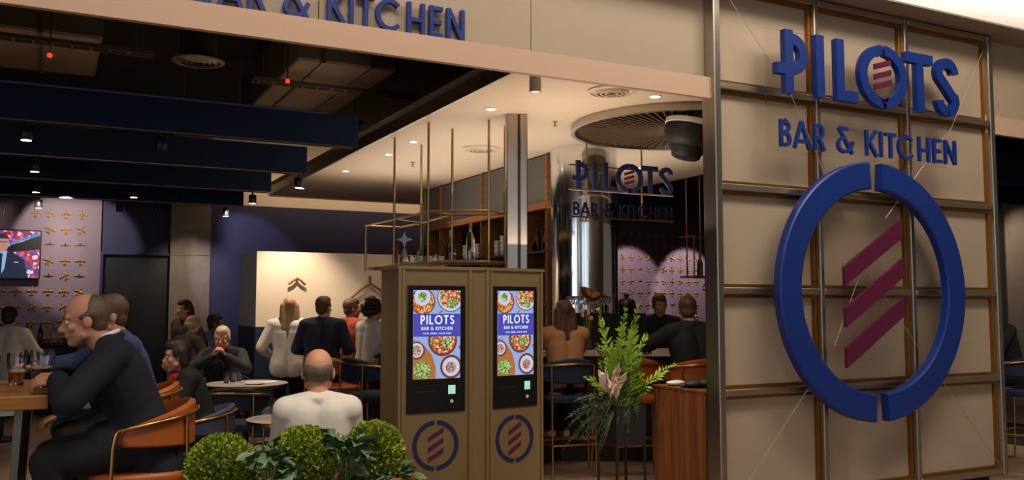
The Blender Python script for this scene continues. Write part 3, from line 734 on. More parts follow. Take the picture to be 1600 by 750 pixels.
# screen picture
EM = 1.0
SCR = [emis('screen_sky', C(150, 172, 222), EM), emis('screen_rim', C(120, 62, 40), EM), emis('screen_plate', C(196, 206, 236), EM),
       speckle('screen_greens', [C(60, 110, 40), C(120, 160, 60), C(210, 220, 170), C(40, 80, 40), C(170, 190, 90)], 130, EM),
       speckle('screen_stew', [C(190, 60, 40), C(220, 120, 60), C(240, 210, 170), C(90, 120, 40), C(160, 40, 30)], 95, EM),
       emis('screen_band', C(62, 72, 176), EM), emis('screen_purple', C(82, 74, 176), EM), emis('screen_text', C(240, 240, 255), EM * 1.1),
       speckle('screen_grain', [C(190, 140, 120), C(150, 90, 70), C(220, 190, 170), C(120, 70, 50)], 160, EM), emis('screen_board', C(176, 110, 58), EM),
       speckle('screen_pasta', [C(200, 120, 40), C(230, 170, 90), C(180, 80, 30), C(240, 200, 140), C(150, 60, 30)], 90, EM)]
def clip(poly, x0, x1, z0, z1):
    for ax, lim, sg_ in ((0, x0, 1), (0, x1, -1), (1, z0, 1), (1, z1, -1)):
        out = []
        for i in range(len(poly)):
            p, q = poly[i - 1], poly[i]; ip, iq = (p[ax] - lim) * sg_ >= 0, (q[ax] - lim) * sg_ >= 0
            if ip != iq:
                t = (lim - p[ax]) / (q[ax] - p[ax]); out.append((p[0] + (q[0] - p[0]) * t, p[1] + (q[1] - p[1]) * t))
            if iq: out.append(q)
        poly = out
        if not poly: break
    return poly
def screen_mesh(w, h):
    m = MB(); lay = [0]
    def put(poly, mi):
        poly = clip(poly, 0, 1, 0, 1)
        if len(poly) < 3: return
        lay[0] += 1; y = -.0002 * lay[0]; m.mi = mi
        m.add([(p[0] * w, y, h - p[1] * h) for p in poly], [tuple(range(len(poly)))])
    def disc(u, v, r, mi, ry=None, rot=0):
        ry = (ry or r) * w / h
        put([(u + r * math.cos(a), v + ry * math.sin(a)) for a in [2 * math.pi * k / 28 for k in range(28)]], mi)
    put([(0, 0), (1, 0), (1, 1), (0, 1)], 0)
    disc(.20, .13, .26, 1); disc(.20, .13, .235, 10); disc(.19, .075, .17, 2); disc(.19, .075, .095, 3)
    disc(.79, .085, .29, 1, .28); disc(.79, .08, .27, 2); disc(.78, .07, .235, 4); disc(.82, .15, .10, 3)
    disc(.62, .57, .31, 1); disc(.62, .565, .265, 4); disc(.7, .6, .10, 3)
    put([(-.1, .56), (.12, .57), (.26, .64), (.40, .74), (.48, .88), (.47, 1.0), (-.1, 1.0)], 9)
    disc(.08, .68, .17, 1); disc(.07, .675, .14, 2); disc(.07, .68, .10, 8)
    disc(.19, .90, .175, 3)
    disc(.80, .87, .235, 1); disc(.80, .87, .185, 2); disc(.79, .875, .11, 8)
    put([(.53, .25), (.60, .22), (.62, .235), (.55, .275)], 9); put([(.96, .65), (1, .62), (1, .69)], 1)
    put([(0, .268), (1, .268), (1, .525), (0, .525)], 5)
    put([(0, .268), (.12, .268), (.3, .38), (.12, .525), (0, .525)], 6); put([(1, .3), (.7, .43), (1, .525)], 6)
    lay[0] += 1; y = -.0002 * lay[0]; m.mi = 7
    def text(s, u0, u1, v0, hh, bold):
        tot = sum((GLYPH[c][0] + .22) if c != ' ' else .5 for c in s) - .22
        k = (u1 - u0) * w / tot; x = u0 * w
        for c in s:
            if c == ' ': x += .5 * k; continue
            for st in GLYPH[c][1]: ribbon(m, st, bold * hh * h, y, y - .0003, k / (hh * h), x, h - v0 * h - hh * h, hh * h)
            x += (GLYPH[c][0] + .22) * k
    text('PILOTS', .15, .86, .285, .10, .16)
    text('BAR & KITCHEN', .17, .82, .415, .036, .17)
    text('FOOD. DRINKS. GOOD TIMES', .20, .80, .480, .018, .16)
    return m
def kiosk_face(p0, ang, x_off, pw, zoff=0):
    """panel, display, reader and logo on one face; local x along the face"""
    M4 = Matrix.Translation((p0[0] - O[0], p0[1] - O[1], 0)) @ Matrix.Rotation(ang, 4, 'Z')
    def put(mb, name, mats, par=ko, smooth=False, extra=None, lab=None):
        o = mb.build(name, mats, par, smooth, lab)
        o.matrix_local = (M4 @ (extra or Matrix.Identity(4))) if par is ko else (extra or Matrix.Identity(4)); return o
    xa, xb = x_off, x_off + pw
    bz = put(MB().bbox(xa, xb, -.012, .0, .823, 1.69, .004), 'screen_bezel', BLACK)
    mg = pw * .095; w = pw - 2 * mg; h = .605
    put(screen_mesh(w, h), 'display', SCR, bz, False, Matrix.Translation((xa + mg, -.0125, 1.052)))
    put(MB().box(xa + pw * .70, xa + pw * .82, -.016, -.012, .945, 1.005), 'scanner_window', emis('scanner_glow', C(170, 226, 196), 1.0) if 'scanner_glow' not in bpy.data.materials else bpy.data.materials['scanner_glow'], bz)
    put(MB().lathe([(.012, 0), (.012, .004), (.006, .005)], 14, M=Matrix.Translation((xa + pw * .76, -.012, .895)) @ Matrix.Rotation(R(90), 4, 'X')), 'reader_light', WHITE, bz)
    put(MB().box(xa + pw * .16, xa + pw * .48, -.0145, -.012, .966, .972), 'receipt_slot', mat('slot_grey', C(44, 44, 46), .4) if 'slot_grey' not in bpy.data.materials else bpy.data.materials['slot_grey'], bz)
    cx = (xa + xb) / 2; cz = .60
    for s in (1, -1):
        m = MB(); rings = []
        for q in range(25):
            a = R(3.5) + (math.pi - R(7)) * q / 24
            rings.append([(cx + s * math.sin(a) * r, y, cz + math.cos(a) * r) for r, y in ((.140, -.004), (.170, -.004), (.170, .0), (.140, 0))])
        m.loft(rings); put(m, 'logo_ring_half', NAVYP)
    for zl in (-.115, -.045, .025):
        put(MB().prism([(cx - .056, cz + zl), (cx + .056, cz + zl + .062), (cx + .056, cz + zl + .094), (cx - .056, cz + zl + .032)], -.004, 0, 'y'), 'logo_stripe', MAROON)
    return put
pf = kiosk_face((2.10, 5.75), 0, .065, .432)
for x in (.0, .028, .525, .66): pf(MB().bbox(x, x + .022, -.014, .0, .02, 1.80, .003), 'frame_strip', BRONZE2)
pf = kiosk_face((2.79, 5.75), a10, .02, .405)
for x in (.0, .462): pf(MB().bbox(x, x + .02, -.012, .0, .02, 1.80, .003), 'frame_strip', BRONZE2)

# ------------------------------------------------------------------ airplane ornaments
def airplane_mesh():
    m = MB()
    m.tube([(0, 0, -.075), (0, 0, -.05), (0, 0, .05), (0, 0, .075), (0, 0, .085)], [.004, .008, .009, .006, .002], 8)
    for s in (-1, 1):
        m.prism([(s * .006, .022), (s * .078, -.008), (s * .078, -.018), (s * .006, -.008)], -.004, .004, 'y')
        m.prism([(s * .004, -.05), (s * .032, -.066), (s * .032, -.074), (s * .004, -.066)], -.003, .003, 'y')
    m.add([(0, -.004, -.045), (0, -.03, -.072), (0, -.004, -.075), (.002, -.004, -.06)], [(0, 1, 2), (0, 1, 3), (1, 2, 3), (0, 2, 3)])
    return m.mesh('airplane_ornament', mat('gold_ornament', C(190, 136, 56), .4, .5, .08, 20), True)
PLANE = airplane_mesh(); rnd = random.Random(11)
def planes(cols, rows, lab, grp, skip):
    ORD = ['first', 'second', 'third', 'fourth', 'fifth', 'sixth', 'seventh', 'eighth', 'ninth', 'tenth', 'eleventh']
    for ci, x in enumerate(cols):
        for ri, z in enumerate(rows):
            if skip(x, z): continue
            o = bpy.data.objects.new('airplane_ornament', PLANE); COL.objects.link(o)
            o.location = (x + rnd.uniform(-.006, .006), 15.42, z + rnd.uniform(-.006, .006))
            k = rnd.random()
            o.rotation_euler = (R(rnd.choice((0, 0, 0, 62))) if k > .55 else 0, R(rnd.choice((0, 0, 0, 0, 0, 24, -30))), 0)
            s = 1.0
            o.scale = (.92, .92, .92)
            tag(o, lab % (ORD[ri], ORD[ci]), 'ornament', grp)
planes([-.86 + .212 * i for i in range(7)], [2.96 - .237 * j for j in range(11)], 'gold airplane on the left mauve wall, %s row from top, %s column from left', 'gold airplanes on the left wall', lambda x, z: x < -.1 and 1.95 < z < 2.75)
planes([10.55 + .212 * i for i in range(10)], [3.05 - .245 * j for j in range(9)], 'gold airplane on the wall beyond the bar, %s row from top, %s column from left', 'gold airplanes on the right wall', lambda x, z: False)

# television
tv = thing('television', 'wall television showing a presenter in a dark suit, on the mauve wall', 'television', (-.76, 15.3, 1.95))
MB().bbox(-.62, .635, 0, .05, 0, .74, .006).build('bezel', BLACK, tv)
MB().box(-.3, .3, .05, .14, .2, .5).build('bracket', MATBLACK, tv)
TS = [speckle('tv_crowd', [C(190, 40, 60), C(60, 60, 140), C(210, 90, 120), C(120, 60, 150), C(230, 200, 210), C(160, 30, 40)], 22, 1.0), emis('tv_dark', C(10, 14, 22), 1), emis('tv_blue', C(70, 140, 200), 1), emis('tv_suit', C(26, 32, 58), 1), emis('tv_skin', C(190, 130, 120), 1), emis('tv_shirt', C(140, 180, 220), 1), emis('tv_hair', C(40, 36, 46), 1), emis('tv_white', C(230, 230, 240), 1)]
m = MB()
def pp(poly, mi, l):
    m.mi = mi; m.add([(x, -.0005 * l - .001, z) for x, z in poly], [tuple(range(len(poly)))])
pp([(-.6, .02), (.615, .02), (.615, .72), (-.6, .72)], 0, 0)
pp([(.05, .42), (.615, .66), (.615, .45), (.25, .40)], 1, 1); pp([(.0, .46), (.615, .70), (.615, .66), (.0, .43)], 2, 2)
pp_ = pp
def pp(poly, mi, l): pp_([(x + .14, z) for x, z in poly], mi, l)
pp([(-.30, .02), (.33, .02), (.27, .30), (.12, .40), (-.12, .40), (-.26, .30)], 3, 3)
pp([(-.09, .42), (.05, .42), (.02, .15), (-.05, .02)], 5, 4); pp([(-.05, .38), (-.01, .38), (-.02, .05), (-.05, .05)], 3, 5)
pp([(-.03 + .10 * math.cos(a), .53 + .13 * math.sin(a)) for a in [k * .3 for k in range(21)]], 4, 6)
pp([(-.03 + .099 * math.cos(a), .60 + .075 * math.sin(a)) for a in [k * math.pi / 10 for k in range(11)]], 6, 7)
pp([(-.10, .545), (.045, .545), (.045, .558), (-.10, .558)], 6, 8); pp([(.14, .245), (.2, .245), (.2, .255), (.14, .255)], 7, 9)
m.build('picture', TS, tv)
# dark sideboard below it
t = thing('sideboard', 'low dark sideboard against the mauve wall at the far left', 'sideboard', (-.5, 14.6, 0))
MB().bbox(-.9, .9, 0, .6, 0, .98, .01).build('body', MATBLACK, t); MB().bbox(-.95, .95, -.03, .62, .98, 1.02, .005).build('top', DKWOOD, t)
for i in range(6): bottle((-.6 + i * .17, 14.85, 1.02), [DARKG, CLEAR, GREENG][i % 3], ['dark', 'clear', 'green'][i % 3] + (' bottle on the left half of the far sideboard' if i < 3 else ' bottle on the right half of the far sideboard'), .9)
#PART2
# ------------------------------------------------------------------ chairs and tables
def chair_set(seat, fabric, label, loc, rz, stool=True, name=None):
    """curved-back armchair on brass legs; faces +y"""
    t = thing(name or ('bar_stool' if stool else 'dining_chair'), label, 'stool' if stool else 'chair', loc, rz)
    h = seat
    # seat pad: rounded cushion
    def outline(k):
        pts = []
        for i in range(28):
            a = 2 * math.pi * i / 28; c, s = math.cos(a), math.sin(a)
            e = .62
            pts.append((k * .245 * abs(c) ** e * (1 if c > 0 else -1), k * .235 * abs(s) ** e * (1 if s > 0 else -1) + .01))
        return pts
    m = MB(); m.loft([[(x, y, z) for x, y in outline(k)] for k, z in ((.86, h - .075), (.97, h - .065), (1.0, h - .04), (1.0, h - .02), (.95, h - .004), (.8, h))])
    m.build('seat', fabric, t, True)
    # backrest band wrapping round
    rings = []; n = 30
    for i in range(n + 1):
        a = R(-112 + 224 * i / n); q = abs(a) / R(112)
        top = h + .335 - .13 * q ** 1.6; bot = h + .10 + .035 * q
        if i in (0, n): top -= .03; bot += .03
        ux, uy = math.sin(a), -math.cos(a)
        def P(r, z, lean=0): return (ux * r * 1.03, uy * r + .03, z)
        r0 = .245; th = .045 if i not in (0, n) else .02
        rings.append([P(r0, bot + .015), P(r0 + .005, top - .02), P(r0 + .018, top), P(r0 + th, top - .012), P(r0 + th, bot + .012), P(r0 + .02, bot)])
    m = MB(); m.loft(rings); m.build('backrest', fabric, t, True)
    # brass tube frame: front leg - arm - around the back - arm - front leg
    def T(a, z): return (math.sin(R(a)) * .302 * 1.03, -math.cos(R(a)) * .302 + .03, z)
    arcp = [T(a, h + .215 + .07 * (1 - (abs(a) / 112.0) ** 1.6)) for a in range(-108, 109, 9)]
    e0, e1 = arcp[0], arcp[-1]
    m = MB(); m.tube([(e0[0] - .02, e0[1] + .05, .0), (e0[0] + .0, e0[1] + .03, h - .05), (e0[0], e0[1] + .022, h + .14), (e0[0], e0[1] + .01, h + .20)] + arcp + [(e1[0], e1[1] + .01, h + .20), (e1[0], e1[1] + .022, h + .14), (e1[0], e1[1] + .03, h - .05), (e1[0] + .02, e1[1] + .05, 0)], .0105, 8)
    m.build('arm_frame', BRASS, t, True)
    for s in (-1, 1):
        p = T(s * 42, h + .268); q = (p[0] * 1.03, p[1] - .035, 0)
        MB().tube([p, ((p[0] + q[0]) / 2, (p[1] + q[1]) / 2, h * .5 + .1), q], .0105, 8).build('leg', BRASS, t, True)
    m = MB()
    for s in (-1, 1): m.tube([(s * .19, .15, h - .072), (s * .29, .13, h - .10)], .008, 6); m.tube([(s * .15, -.16, h - .072), (s * .205, -.215, h - .10)], .008, 6)
    m.build('seat_bracket', BRASS, t)
    if stool:
        z = .30; w = []
        f = [(-.31, .165), (.31, .165), (.215, -.24), (-.215, -.24)]
        m = MB()
        for i in range(4): m.tube([(*f[i], z), (*f[(i + 1) % 4], z)], .0085, 6)
        m.build('foot_rail', BRASS, t)
    return t
def at(px, z):
    """ground point seen at picture column px at distance z along the view axis"""
    X = (px - 800) / 1400 * z
    return (z * .4587 + X * .8886, z * .8886 - X * .4587)

chair_set(.74, ORANGE, 'orange leather bar stool with brass frame under the man in the navy suit', (.44, 4.97, 0), R(90))
chair_set(.74, ORANGE, 'orange bar stool mostly hidden behind the navy suited man, under the man in blue', (.50, 6.12, 0), R(90))
chair_set(.46, SLATE, 'slate chair with brass arms under the dark haired woman in black', (*at(318, 7.0), 0), R(82), False)
chair_set(.46, BLUEF, 'navy velvet chair with its back to us at the round marble table', (1.62, 8.84, 0), R(-25), False)
chair_set(.46, BLUEF, 'navy chair under the grey haired person at the round marble table', (1.76, 10.40, 0), R(158), False)
chair_set(.46, SLATE, 'slate blue chair on the far side of the small table left of the white T-shirt', (1.86, 7.30, 0), R(165), False)
chair_set(.46, BLUEF, 'dark chair under the man in the white T-shirt, behind the hedge', (*at(500, 4.68), 0), R(-8), False)
chair_set(.74, BLUEF, 'navy velvet bar stool just left of the kiosk', (2.72, 8.20, 0), R(-78))
chair_set(.74, ORANGE, 'brown orange bar stool behind the bald man in the white T-shirt', (2.62, 9.10, 0), R(-78))
chair_set(.74, BLUEF, 'navy velvet bar stool just right of the kiosk, under the long haired woman', (4.29, 7.24, 0), R(-8))
chair_set(.74, ORANGE, 'orange leather bar stool behind the wooden host stand, under the man in black', (5.31, 6.62, 0), R(-14))
chair_set(.74, ORANGE, 'orange bar stool half hidden behind the fern planter', (4.80, 6.93, 0), R(-12))
chair_set(.74, BLUEF, 'dark blue bar stool right of the pylon beside the far right table', (8.62, 5.72, 0), R(10))
chair_set(.46, BLUEF, 'navy chair under the lavender shirted man, behind the grey haired person', (*at(332, 12.4), 0), R(-140), False)

def round_table(loc, h, r, label, top=MARBLE):
    t = thing('round_table', label, 'table', (*loc, 0))
    MB().lathe([(r - .01, h - .03), (r, h - .025), (r, h - .004), (r - .006, h)], 48).build('tabletop', top, t, True)
    MB().lathe([(r + .003, h - .024), (r + .003, h - .008), (r, h - .004), (r, h - .028)], 48).build('edge_band', BRASS, t, True)
    MB().tube([(0, 0, .02), (0, 0, h - .03)], .03, 14).build('column', MATBLACK, t, True)
    MB().lathe([(.23, 0), (.23, .012), (.04, .025), (.03, .04)], 32).build('base', MATBLACK, t, True)
round_table((1.86, 9.62), .75, .42, 'round marble table with brass edge in front of the grey haired person')
round_table((1.56, 6.50), .75, .30, 'small round white table with brass edge beside the white T-shirt')
round_table((8.72, 6.45), 1.0, .36, 'round pale table at the far right beyond the pylon')
# long bar-height table left
bt = thing('bar_table', 'bar height wooden table with grey steel legs before the navy suited man', 'table', (-.95, 5.3, .02))
MB().bbox(-1.3, .965, -.46, .62, 1.04, 1.105, .004).build('tabletop', TABLEW, bt)
for x, y in ((.86, -.36), (.86, .52), (-1.2, -.36), (-1.2, .52)):
    MB().tube([(x, y, 1.04), (x - .045 * (1 if x > 0 else -1), y, 0)], [.036, .03], 4).build('leg', STEEL, bt)
m = MB(); m.box(-1.2, .84, -.30, -.27, 1.0, 1.04); m.box(-1.2, .84, .44, .47, 1.0, 1.04); m.build('apron', STEEL, bt)
# drinks on it
PINT = [(.03, 0), (.032, .004), (.036, .06), (.043, .12), (.042, .15), (.040, .15), (.041, .12), (.033, .06), (.028, .012)]
def pint(loc, label, liq, lv, s=1.0):
    t = thing('beer_glass', label, 'glass', loc)
    MB().lathe([(r * s, z * s) for r, z in PINT], 22).build('glass', CLEAR, t, True)
    if liq:
        MB().lathe([(.0285 * s, .013 * s), (.0325 * s, .06 * s), (.036 * s, lv * s)], 20).build('drink', liq, t, True)
        MB().lathe([(.036 * s, lv * s + .0005), (.0372 * s, lv * s + .012), (.03 * s, lv * s + .014)], 20).build('foam', FOAM, t, True)
TZ = 1.1255
pint((-.02, 5.33, TZ), 'short wide glass of dark beer in front of the navy suited man', BEER, .075, 1.3)
pint((-.26, 5.45, TZ), 'tall glass of dark stout at the left edge of the bar table', BEER, .11, 1.1)
AMBER = mat('amber_beer', C(150, 84, 30), .1, 0, .05, 5)
pint((-.14, 5.55, TZ), 'pint glass with amber beer and a tall foam collar on the bar table', AMBER, .06, 1.15)
pint((-.32, 5.12, TZ), 'empty clear glass at the near left edge of the bar table', None, 0, 1.1)
pint((.0, 5.72, TZ), 'clear glass near the far edge of the bar table', None, 0, 1.1)
obj1(MB().lathe([(.05, 0), (.075, .008), (.07, .01), (.045, .005)], 28), 'coaster_plate', CROCK, (-.34, 4.96, TZ), 'small white saucer at the near edge of the bar table', 'plate')
# small things on the other tables
obj1(MB().lathe(PINT, 18), 'tumbler', CLEAR, (1.44, 6.38, .7505), 'clear tumbler on the small round white table', 'glass')
for i, (x, y, r_) in enumerate(((1.75, 9.78, 1), (1.66, 9.66, .8), (1.82, 9.85, .9))):
    obj1(MB().lathe([(a * r_, b * r_) for a, b in PINT], 18), 'tumbler', CLEAR, (x, y, .7505), ['clear tumbler before the grey haired person', 'smaller clear tumbler at the left of the round marble table', 'clear glass behind the others on the round marble table'][i], 'glass')
obj1(MB().box(-.15, .15, -.1, .1, 0, .004), 'menu_card', PAPER, (2.02, 9.62, .7502), 'white menu sheet on the round marble table', 'menu', smooth=False)
obj1(MB().lathe([(.06, 0), (.11, .012), (.105, .016), (.05, .006)], 28), 'plate', CROCK, (1.90, 9.42, .7505), 'white plate on the round marble table', 'plate')
obj1(MB().lathe([(.06, 0), (.11, .012), (.105, .016), (.05, .006)], 28), 'plate', CROCK, (8.70, 6.35, 1.0005), 'white plate on the far right table', 'plate')
o = obj1(MB().box(-.09, .09, -.06, .06, 0, .006), 'tablet_folder', PALEBLUE, (.12, 5.30, 1.03), 'pale blue sheet held low beside the navy suited man', 'sheet', smooth=False); o.rotation_euler = (R(20), 0, R(10))

# things on the bar and the host stand
hs = thing('host_stand', 'slatted walnut host stand beside the pylon post', 'stand', (4.31, 5.26, 0))
MB().box(.02, .5, .01, .62, .02, .90).build('carcass', DKWOOD, hs)
for i in range(16): MB().bbox(0, .02, .005 + i * .0392, .005 + i * .0392 + .0365, .0, .905, .002).build('slat', WALNUT, hs)
MB().bbox(-.004, .52, 0, .635, .905, .925, .003).build('top', WALNUT, hs)
obj1(MB().ball((0, 0, .022), (.085, .055, .022)), 'white_case', WHITE, (4.40, 5.72, .9255), 'small white rounded case on the host stand', 'case')
m = MB(); m.ball((0, 0, .03), (.10, .07, .03)); m.ball((.06, -.05, .035), (.07, .06, .035)); m.ball((-.03, .04, .02), (.1, .05, .02))
obj1(m, 'folded_cloth', MATBLACK, (4.42, 5.5, .9255), 'crumpled black cloth beside the white case on the host stand', 'cloth')
vs = thing('flower_vase', 'tall clear vase with pink and white flowers on the bar', 'vase', (4.93, 7.86, 1.1))
MB().lathe([(.045, 0), (.05, .01), (.05, .26), (.047, .26), (.046, .02)], 24).build('vase', CLEAR, vs, True)
rnd = random.Random(8)
for i in range(10):
    a = rnd.uniform(0, 6.28); tip = Vector((.05 * math.cos(a), .05 * math.sin(a), rnd.uniform(.30, .40)))
    MB().tube([(0, 0, .02), (tip.x * .5, tip.y * .5, .2), tip], .003, 5).build('stem', LEAFG, vs)
    MB().ball(tip, (.018, .018, .022), 6).build('flower', [bpy.data.materials.get('pink_petal') or mat('pink_petal', C(196, 70, 90), .5), WHITE][i % 2], vs, True)
# crystal glasses, woven ornament and black grinder on the hutch
for i in range(9):
    wineglass((4.80 + i * .058, 8.02 + (i % 3) * .035 - i * .012, 1.4715), ['first', 'second', 'third', 'fourth', 'fifth', 'sixth', 'seventh', 'eighth', 'ninth'][i] + ' stem glass from the left on the black shelf before the steel column', 'stem glasses on the black shelf')
t = thing('gold_bowl', 'gold shell shaped bowl standing above the stem glasses', 'bowl', (5.06, 8.02, 1.66))
m = MB(); m.lathe([(.015, -.187), (.05, -.18), (.008, -.17), (.008, -.06), (.03, -.05)], 16); m.build('stand', BRASS, t, True)
MB().lathe([(.03, -.05), (.09, -.02), (.13, .04), (.125, .042), (.08, -.01)], 24, M=Matrix.Rotation(R(25), 4, 'Y')).build('shell', BRASS, t, True)
t = thing('black_jar', 'squat black lidded jar on the right end of the black shelf', 'jar', (5.48, 7.95, 1.4715))
MB().lathe([(.07, 0), (.10, .02), (.10, .10), (.085, .12)], 24).build('body', BLACK, t, True)
MB().lathe([(.09, .12), (.07, .15), (.02, .165), (.03, .19), (.015, .21)], 24).build('lid', BLACK, t, True)
# coat hook arches on the cream partition
for x, y0_, w, lab in ((3.58, 10.80, .26, 'large bent brown hook arch on the cream partition left of the kiosk'), (2.66, 10.80, .10, 'small bent brown hook on the cream partition')):
    t = thing('wall_hook', lab, 'hook', (x, y0_ + .045, 1.88 if w < .2 else 1.83))
    MB().tube([(0, 0, .09 if w > .2 else 0), (0, -.03, .08 if w > .2 else 0), (0, -.03, 0)], .014, 8).build('stem', OAK, t)
    m = MB()
    for s in (-1, 1): m.tube([(0, -.03, 0), (s * w * .45, -.04, -w * .28), (s * w, -.03, -w * .75)], .014, 8)
    m.build('arms', OAK, t, True)

# ------------------------------------------------------------------ planters
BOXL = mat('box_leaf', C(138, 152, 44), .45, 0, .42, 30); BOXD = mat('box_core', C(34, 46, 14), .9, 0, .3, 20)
IVY = mat('grey_green_leaf', C(92, 118, 82), .45, 0, .22, 10); STEM = mat('green_stem', C(84, 104, 50), .6, 0, .1, 10)
pb = thing('hedge_planter', 'orange wood trough planter carrying the round box bushes', 'planter', (1.04, 4.15, 0))
for s in (-1, 1): MB().bbox(-.52, .52, s * .15 - .012, s * .15 + .012, .05, .752, .003).build('long_board', PLANTWOOD, pb)
for s in (-1, 1): MB().bbox(s * .508 - .012, s * .508 + .012, -.138, .138, .05, .752, .003).build('end_board', PLANTWOOD, pb)
MB().box(-.496, .496, -.138, .138, .05, .70).build('soil', mat('soil', C(40, 28, 20), .95, 0, .3, 40), pb)
for s in (-1, 1): MB().bbox(s * .45 - .02, s * .45 + .02, -.14, .14, 0, .05, .003).build('foot', MATBLACK, pb)
rnd = random.Random(3)
def leaves_mesh(n, r, ls, seed):
    rr = random.Random(seed); m = MB()
    for i in range(n):
        zz = rr.uniform(-.75, 1); a = rr.uniform(0, 6.283); q = math.sqrt(1 - zz * zz)
        d = Vector((q * math.cos(a), q * math.sin(a), zz)); bump_ = 1 + .06 * mnoise.noise(d * 3.1 + Vector((seed, 0, 0)))
        p = d * r * bump_ * rr.uniform(.86, 1.04)
        o = (d + Vector((rr.gauss(0, .6), rr.gauss(0, .6), rr.gauss(0, .6) + .25))).normalized()
        s_ = o.cross(Vector((rr.gauss(0, 1), rr.gauss(0, 1), rr.gauss(0, 1)))).normalized() * ls * .42; L = ls * rr.uniform(.7, 1.2); nr = o.cross(s_).normalized() * L * .1
        m.add([p, p + o * L * .5 + s_ + nr, p + o * L, p + o * L * .5 - s_ + nr], [(0, 1, 2), (0, 2, 3)])
    return m
BOXME = leaves_mesh(7600, .142, .0185, 1).mesh('leaves', BOXL)
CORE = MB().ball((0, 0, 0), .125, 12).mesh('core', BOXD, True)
for i, (x, y, z, rz, sc, lab) in enumerate(((.70, 4.15, .83, 0, 1.0, 'round clipped box bush, leftmost in the orange trough'), (1.065, 4.15, .845, 2, 1.0, 'round clipped box bush in the middle of the orange trough'), (1.40, 4.15, .855, 4, .97, 'round clipped box bush at the right end next to the kiosk'))):
    t = thing('box_bush', lab, 'bush', (x, y, .70), rz, 'box bushes in the trough'); t.scale = (sc,) * 3
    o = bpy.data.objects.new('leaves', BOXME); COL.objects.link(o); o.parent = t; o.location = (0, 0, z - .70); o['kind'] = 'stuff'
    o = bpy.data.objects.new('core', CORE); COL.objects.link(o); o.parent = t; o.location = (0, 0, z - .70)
    MB().tube([(0, 0, 0), (0, 0, z - .75)], .012, 6).build('stem', STEM, t)
def leaf_shape(L, W):
    m = MB(); pr = [(0, .0, 0), (.18, .62, .03), (.42, 1.0, .05), (.68, .78, .03), (.88, .34, -.02), (1.0, 0, -.07)]
    vs = []
    for u, w, z in pr: vs += [(u * L, -w * W, z * L + abs(w) * W * .25), (u * L, 0, z * L), (u * L, w * W, z * L + abs(w) * W * .25)]
    fs = []
    for i in range(5):
        for j in range(2): a = i * 3 + j; fs.append((a, a + 1, a + 4, a + 3))
    return m.add(vs, fs).mesh('leaf', IVY, True)
LEAVES = [leaf_shape(.10, .032), leaf_shape(.082, .028), leaf_shape(.065, .022)]
def leafy(x, y, z, lab, n, rad, hgt, seed):
    rr = random.Random(seed); t = thing('leafy_plant', lab, 'plant', (x, y, z), 0, 'leafy plants between the box bushes')
    m = MB(); tips = []
    for i in range(n // 4):
        a = rr.uniform(0, 6.283); d = Vector((math.cos(a) * rad * rr.uniform(.3, 1), math.sin(a) * rad * rr.uniform(.3, .9), hgt * rr.uniform(.45, 1.0)))
        m.tube([(0, 0, 0), d * .5 + Vector((0, 0, .02)), d], [.004, .003, .002], 5); tips.append(d)
    m.build('stems', STEM, t)
    for d in tips:
        for k in range(4):
            p = d * rr.uniform(.72, 1.0); o = bpy.data.objects.new('leaf', rr.choice(LEAVES)); COL.objects.link(o); o.parent = t; o.location = p
            o.rotation_euler = (rr.gauss(0, .4), rr.uniform(-.7, .55), math.atan2(d.y, d.x) + rr.uniform(-1.5, 1.5))
    return t
leafy(.885, 4.04, .70, 'grey green leafy plant between the left and middle box bushes', 76, .13, .25, 5)
leafy(1.235, 4.05, .70, 'grey green leafy plant between the middle and right box bushes', 88, .13, .29, 6)
leafy(1.49, 4.04, .70, 'sparse trailing leafy plant at the right end of the trough', 28, .09, .10, 7)

# tall planter with fern
fp = thing('fern_planter', 'dark grey square box planter on thin legs holding the bright fern', 'planter', (3.97, 5.85, 0))
for s in (-1, 1):
    MB().box(-.13, .13, s * .13 - .004, s * .13 + .004, .49, .79).build('side', PLANTER, fp); MB().box(s * .13 - .004, s * .13 + .004, -.126, .126, .49, .79).build('side', PLANTER, fp)
MB().box(-.126, .126, -.126, .126, .49, .74).build('soil', bpy.data.materials['soil'], fp)
for x in (-.128, .128):
    for y in (-.128, .128): MB().box(x - .008, x + .008, y - .008, y + .008, 0, .79).build('leg', PLANTER, fp)
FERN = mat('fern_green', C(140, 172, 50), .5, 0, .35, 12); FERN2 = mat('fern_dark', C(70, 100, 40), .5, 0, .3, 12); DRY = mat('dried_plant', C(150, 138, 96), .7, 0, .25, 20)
SILV = mat('silver_green_leaf', C(84, 104, 72), .6, 0, .3, 20)
def frond(parent, base, tip, sag, n, ll, m_, rr, name='frond'):
    base, tip = Vector(base), Vector(tip); mid = (base + tip) / 2 + Vector((0, 0, sag)); m = MB(); P = []
    for i in range(n + 1):
        u = i / n; P.append(base * (1 - u) ** 2 + mid * 2 * u * (1 - u) + tip * u * u)
    m.tube([P[0], P[n // 3], P[2 * n // 3], P[n]], [.004, .003, .002, .001], 5)
    for i in range(2, n):
        d = (P[i + 1] - P[i - 1]).normalized() if i < n else (P[n] - P[n - 1]).normalized()
        s_ = d.cross(Vector((rr.gauss(0, .35), rr.gauss(0, .35), 1))).normalized(); f = math.sin(math.pi * (i / n) ** .8) * .8 + .25
        for k in (-1, 1):
            e = (s_ * k * .75 + d * .65 + Vector((rr.gauss(0, .18), rr.gauss(0, .18), rr.gauss(0, .2)))).normalized() * ll * f; w = d * ll * .13; q = P[i]
            m.add([q, q + e * .5 + w + Vector((0, 0, .003)), q + e, q + e * .5 - w], [(0, 1, 2), (0, 2, 3)])
    m.build(name, m_, parent)
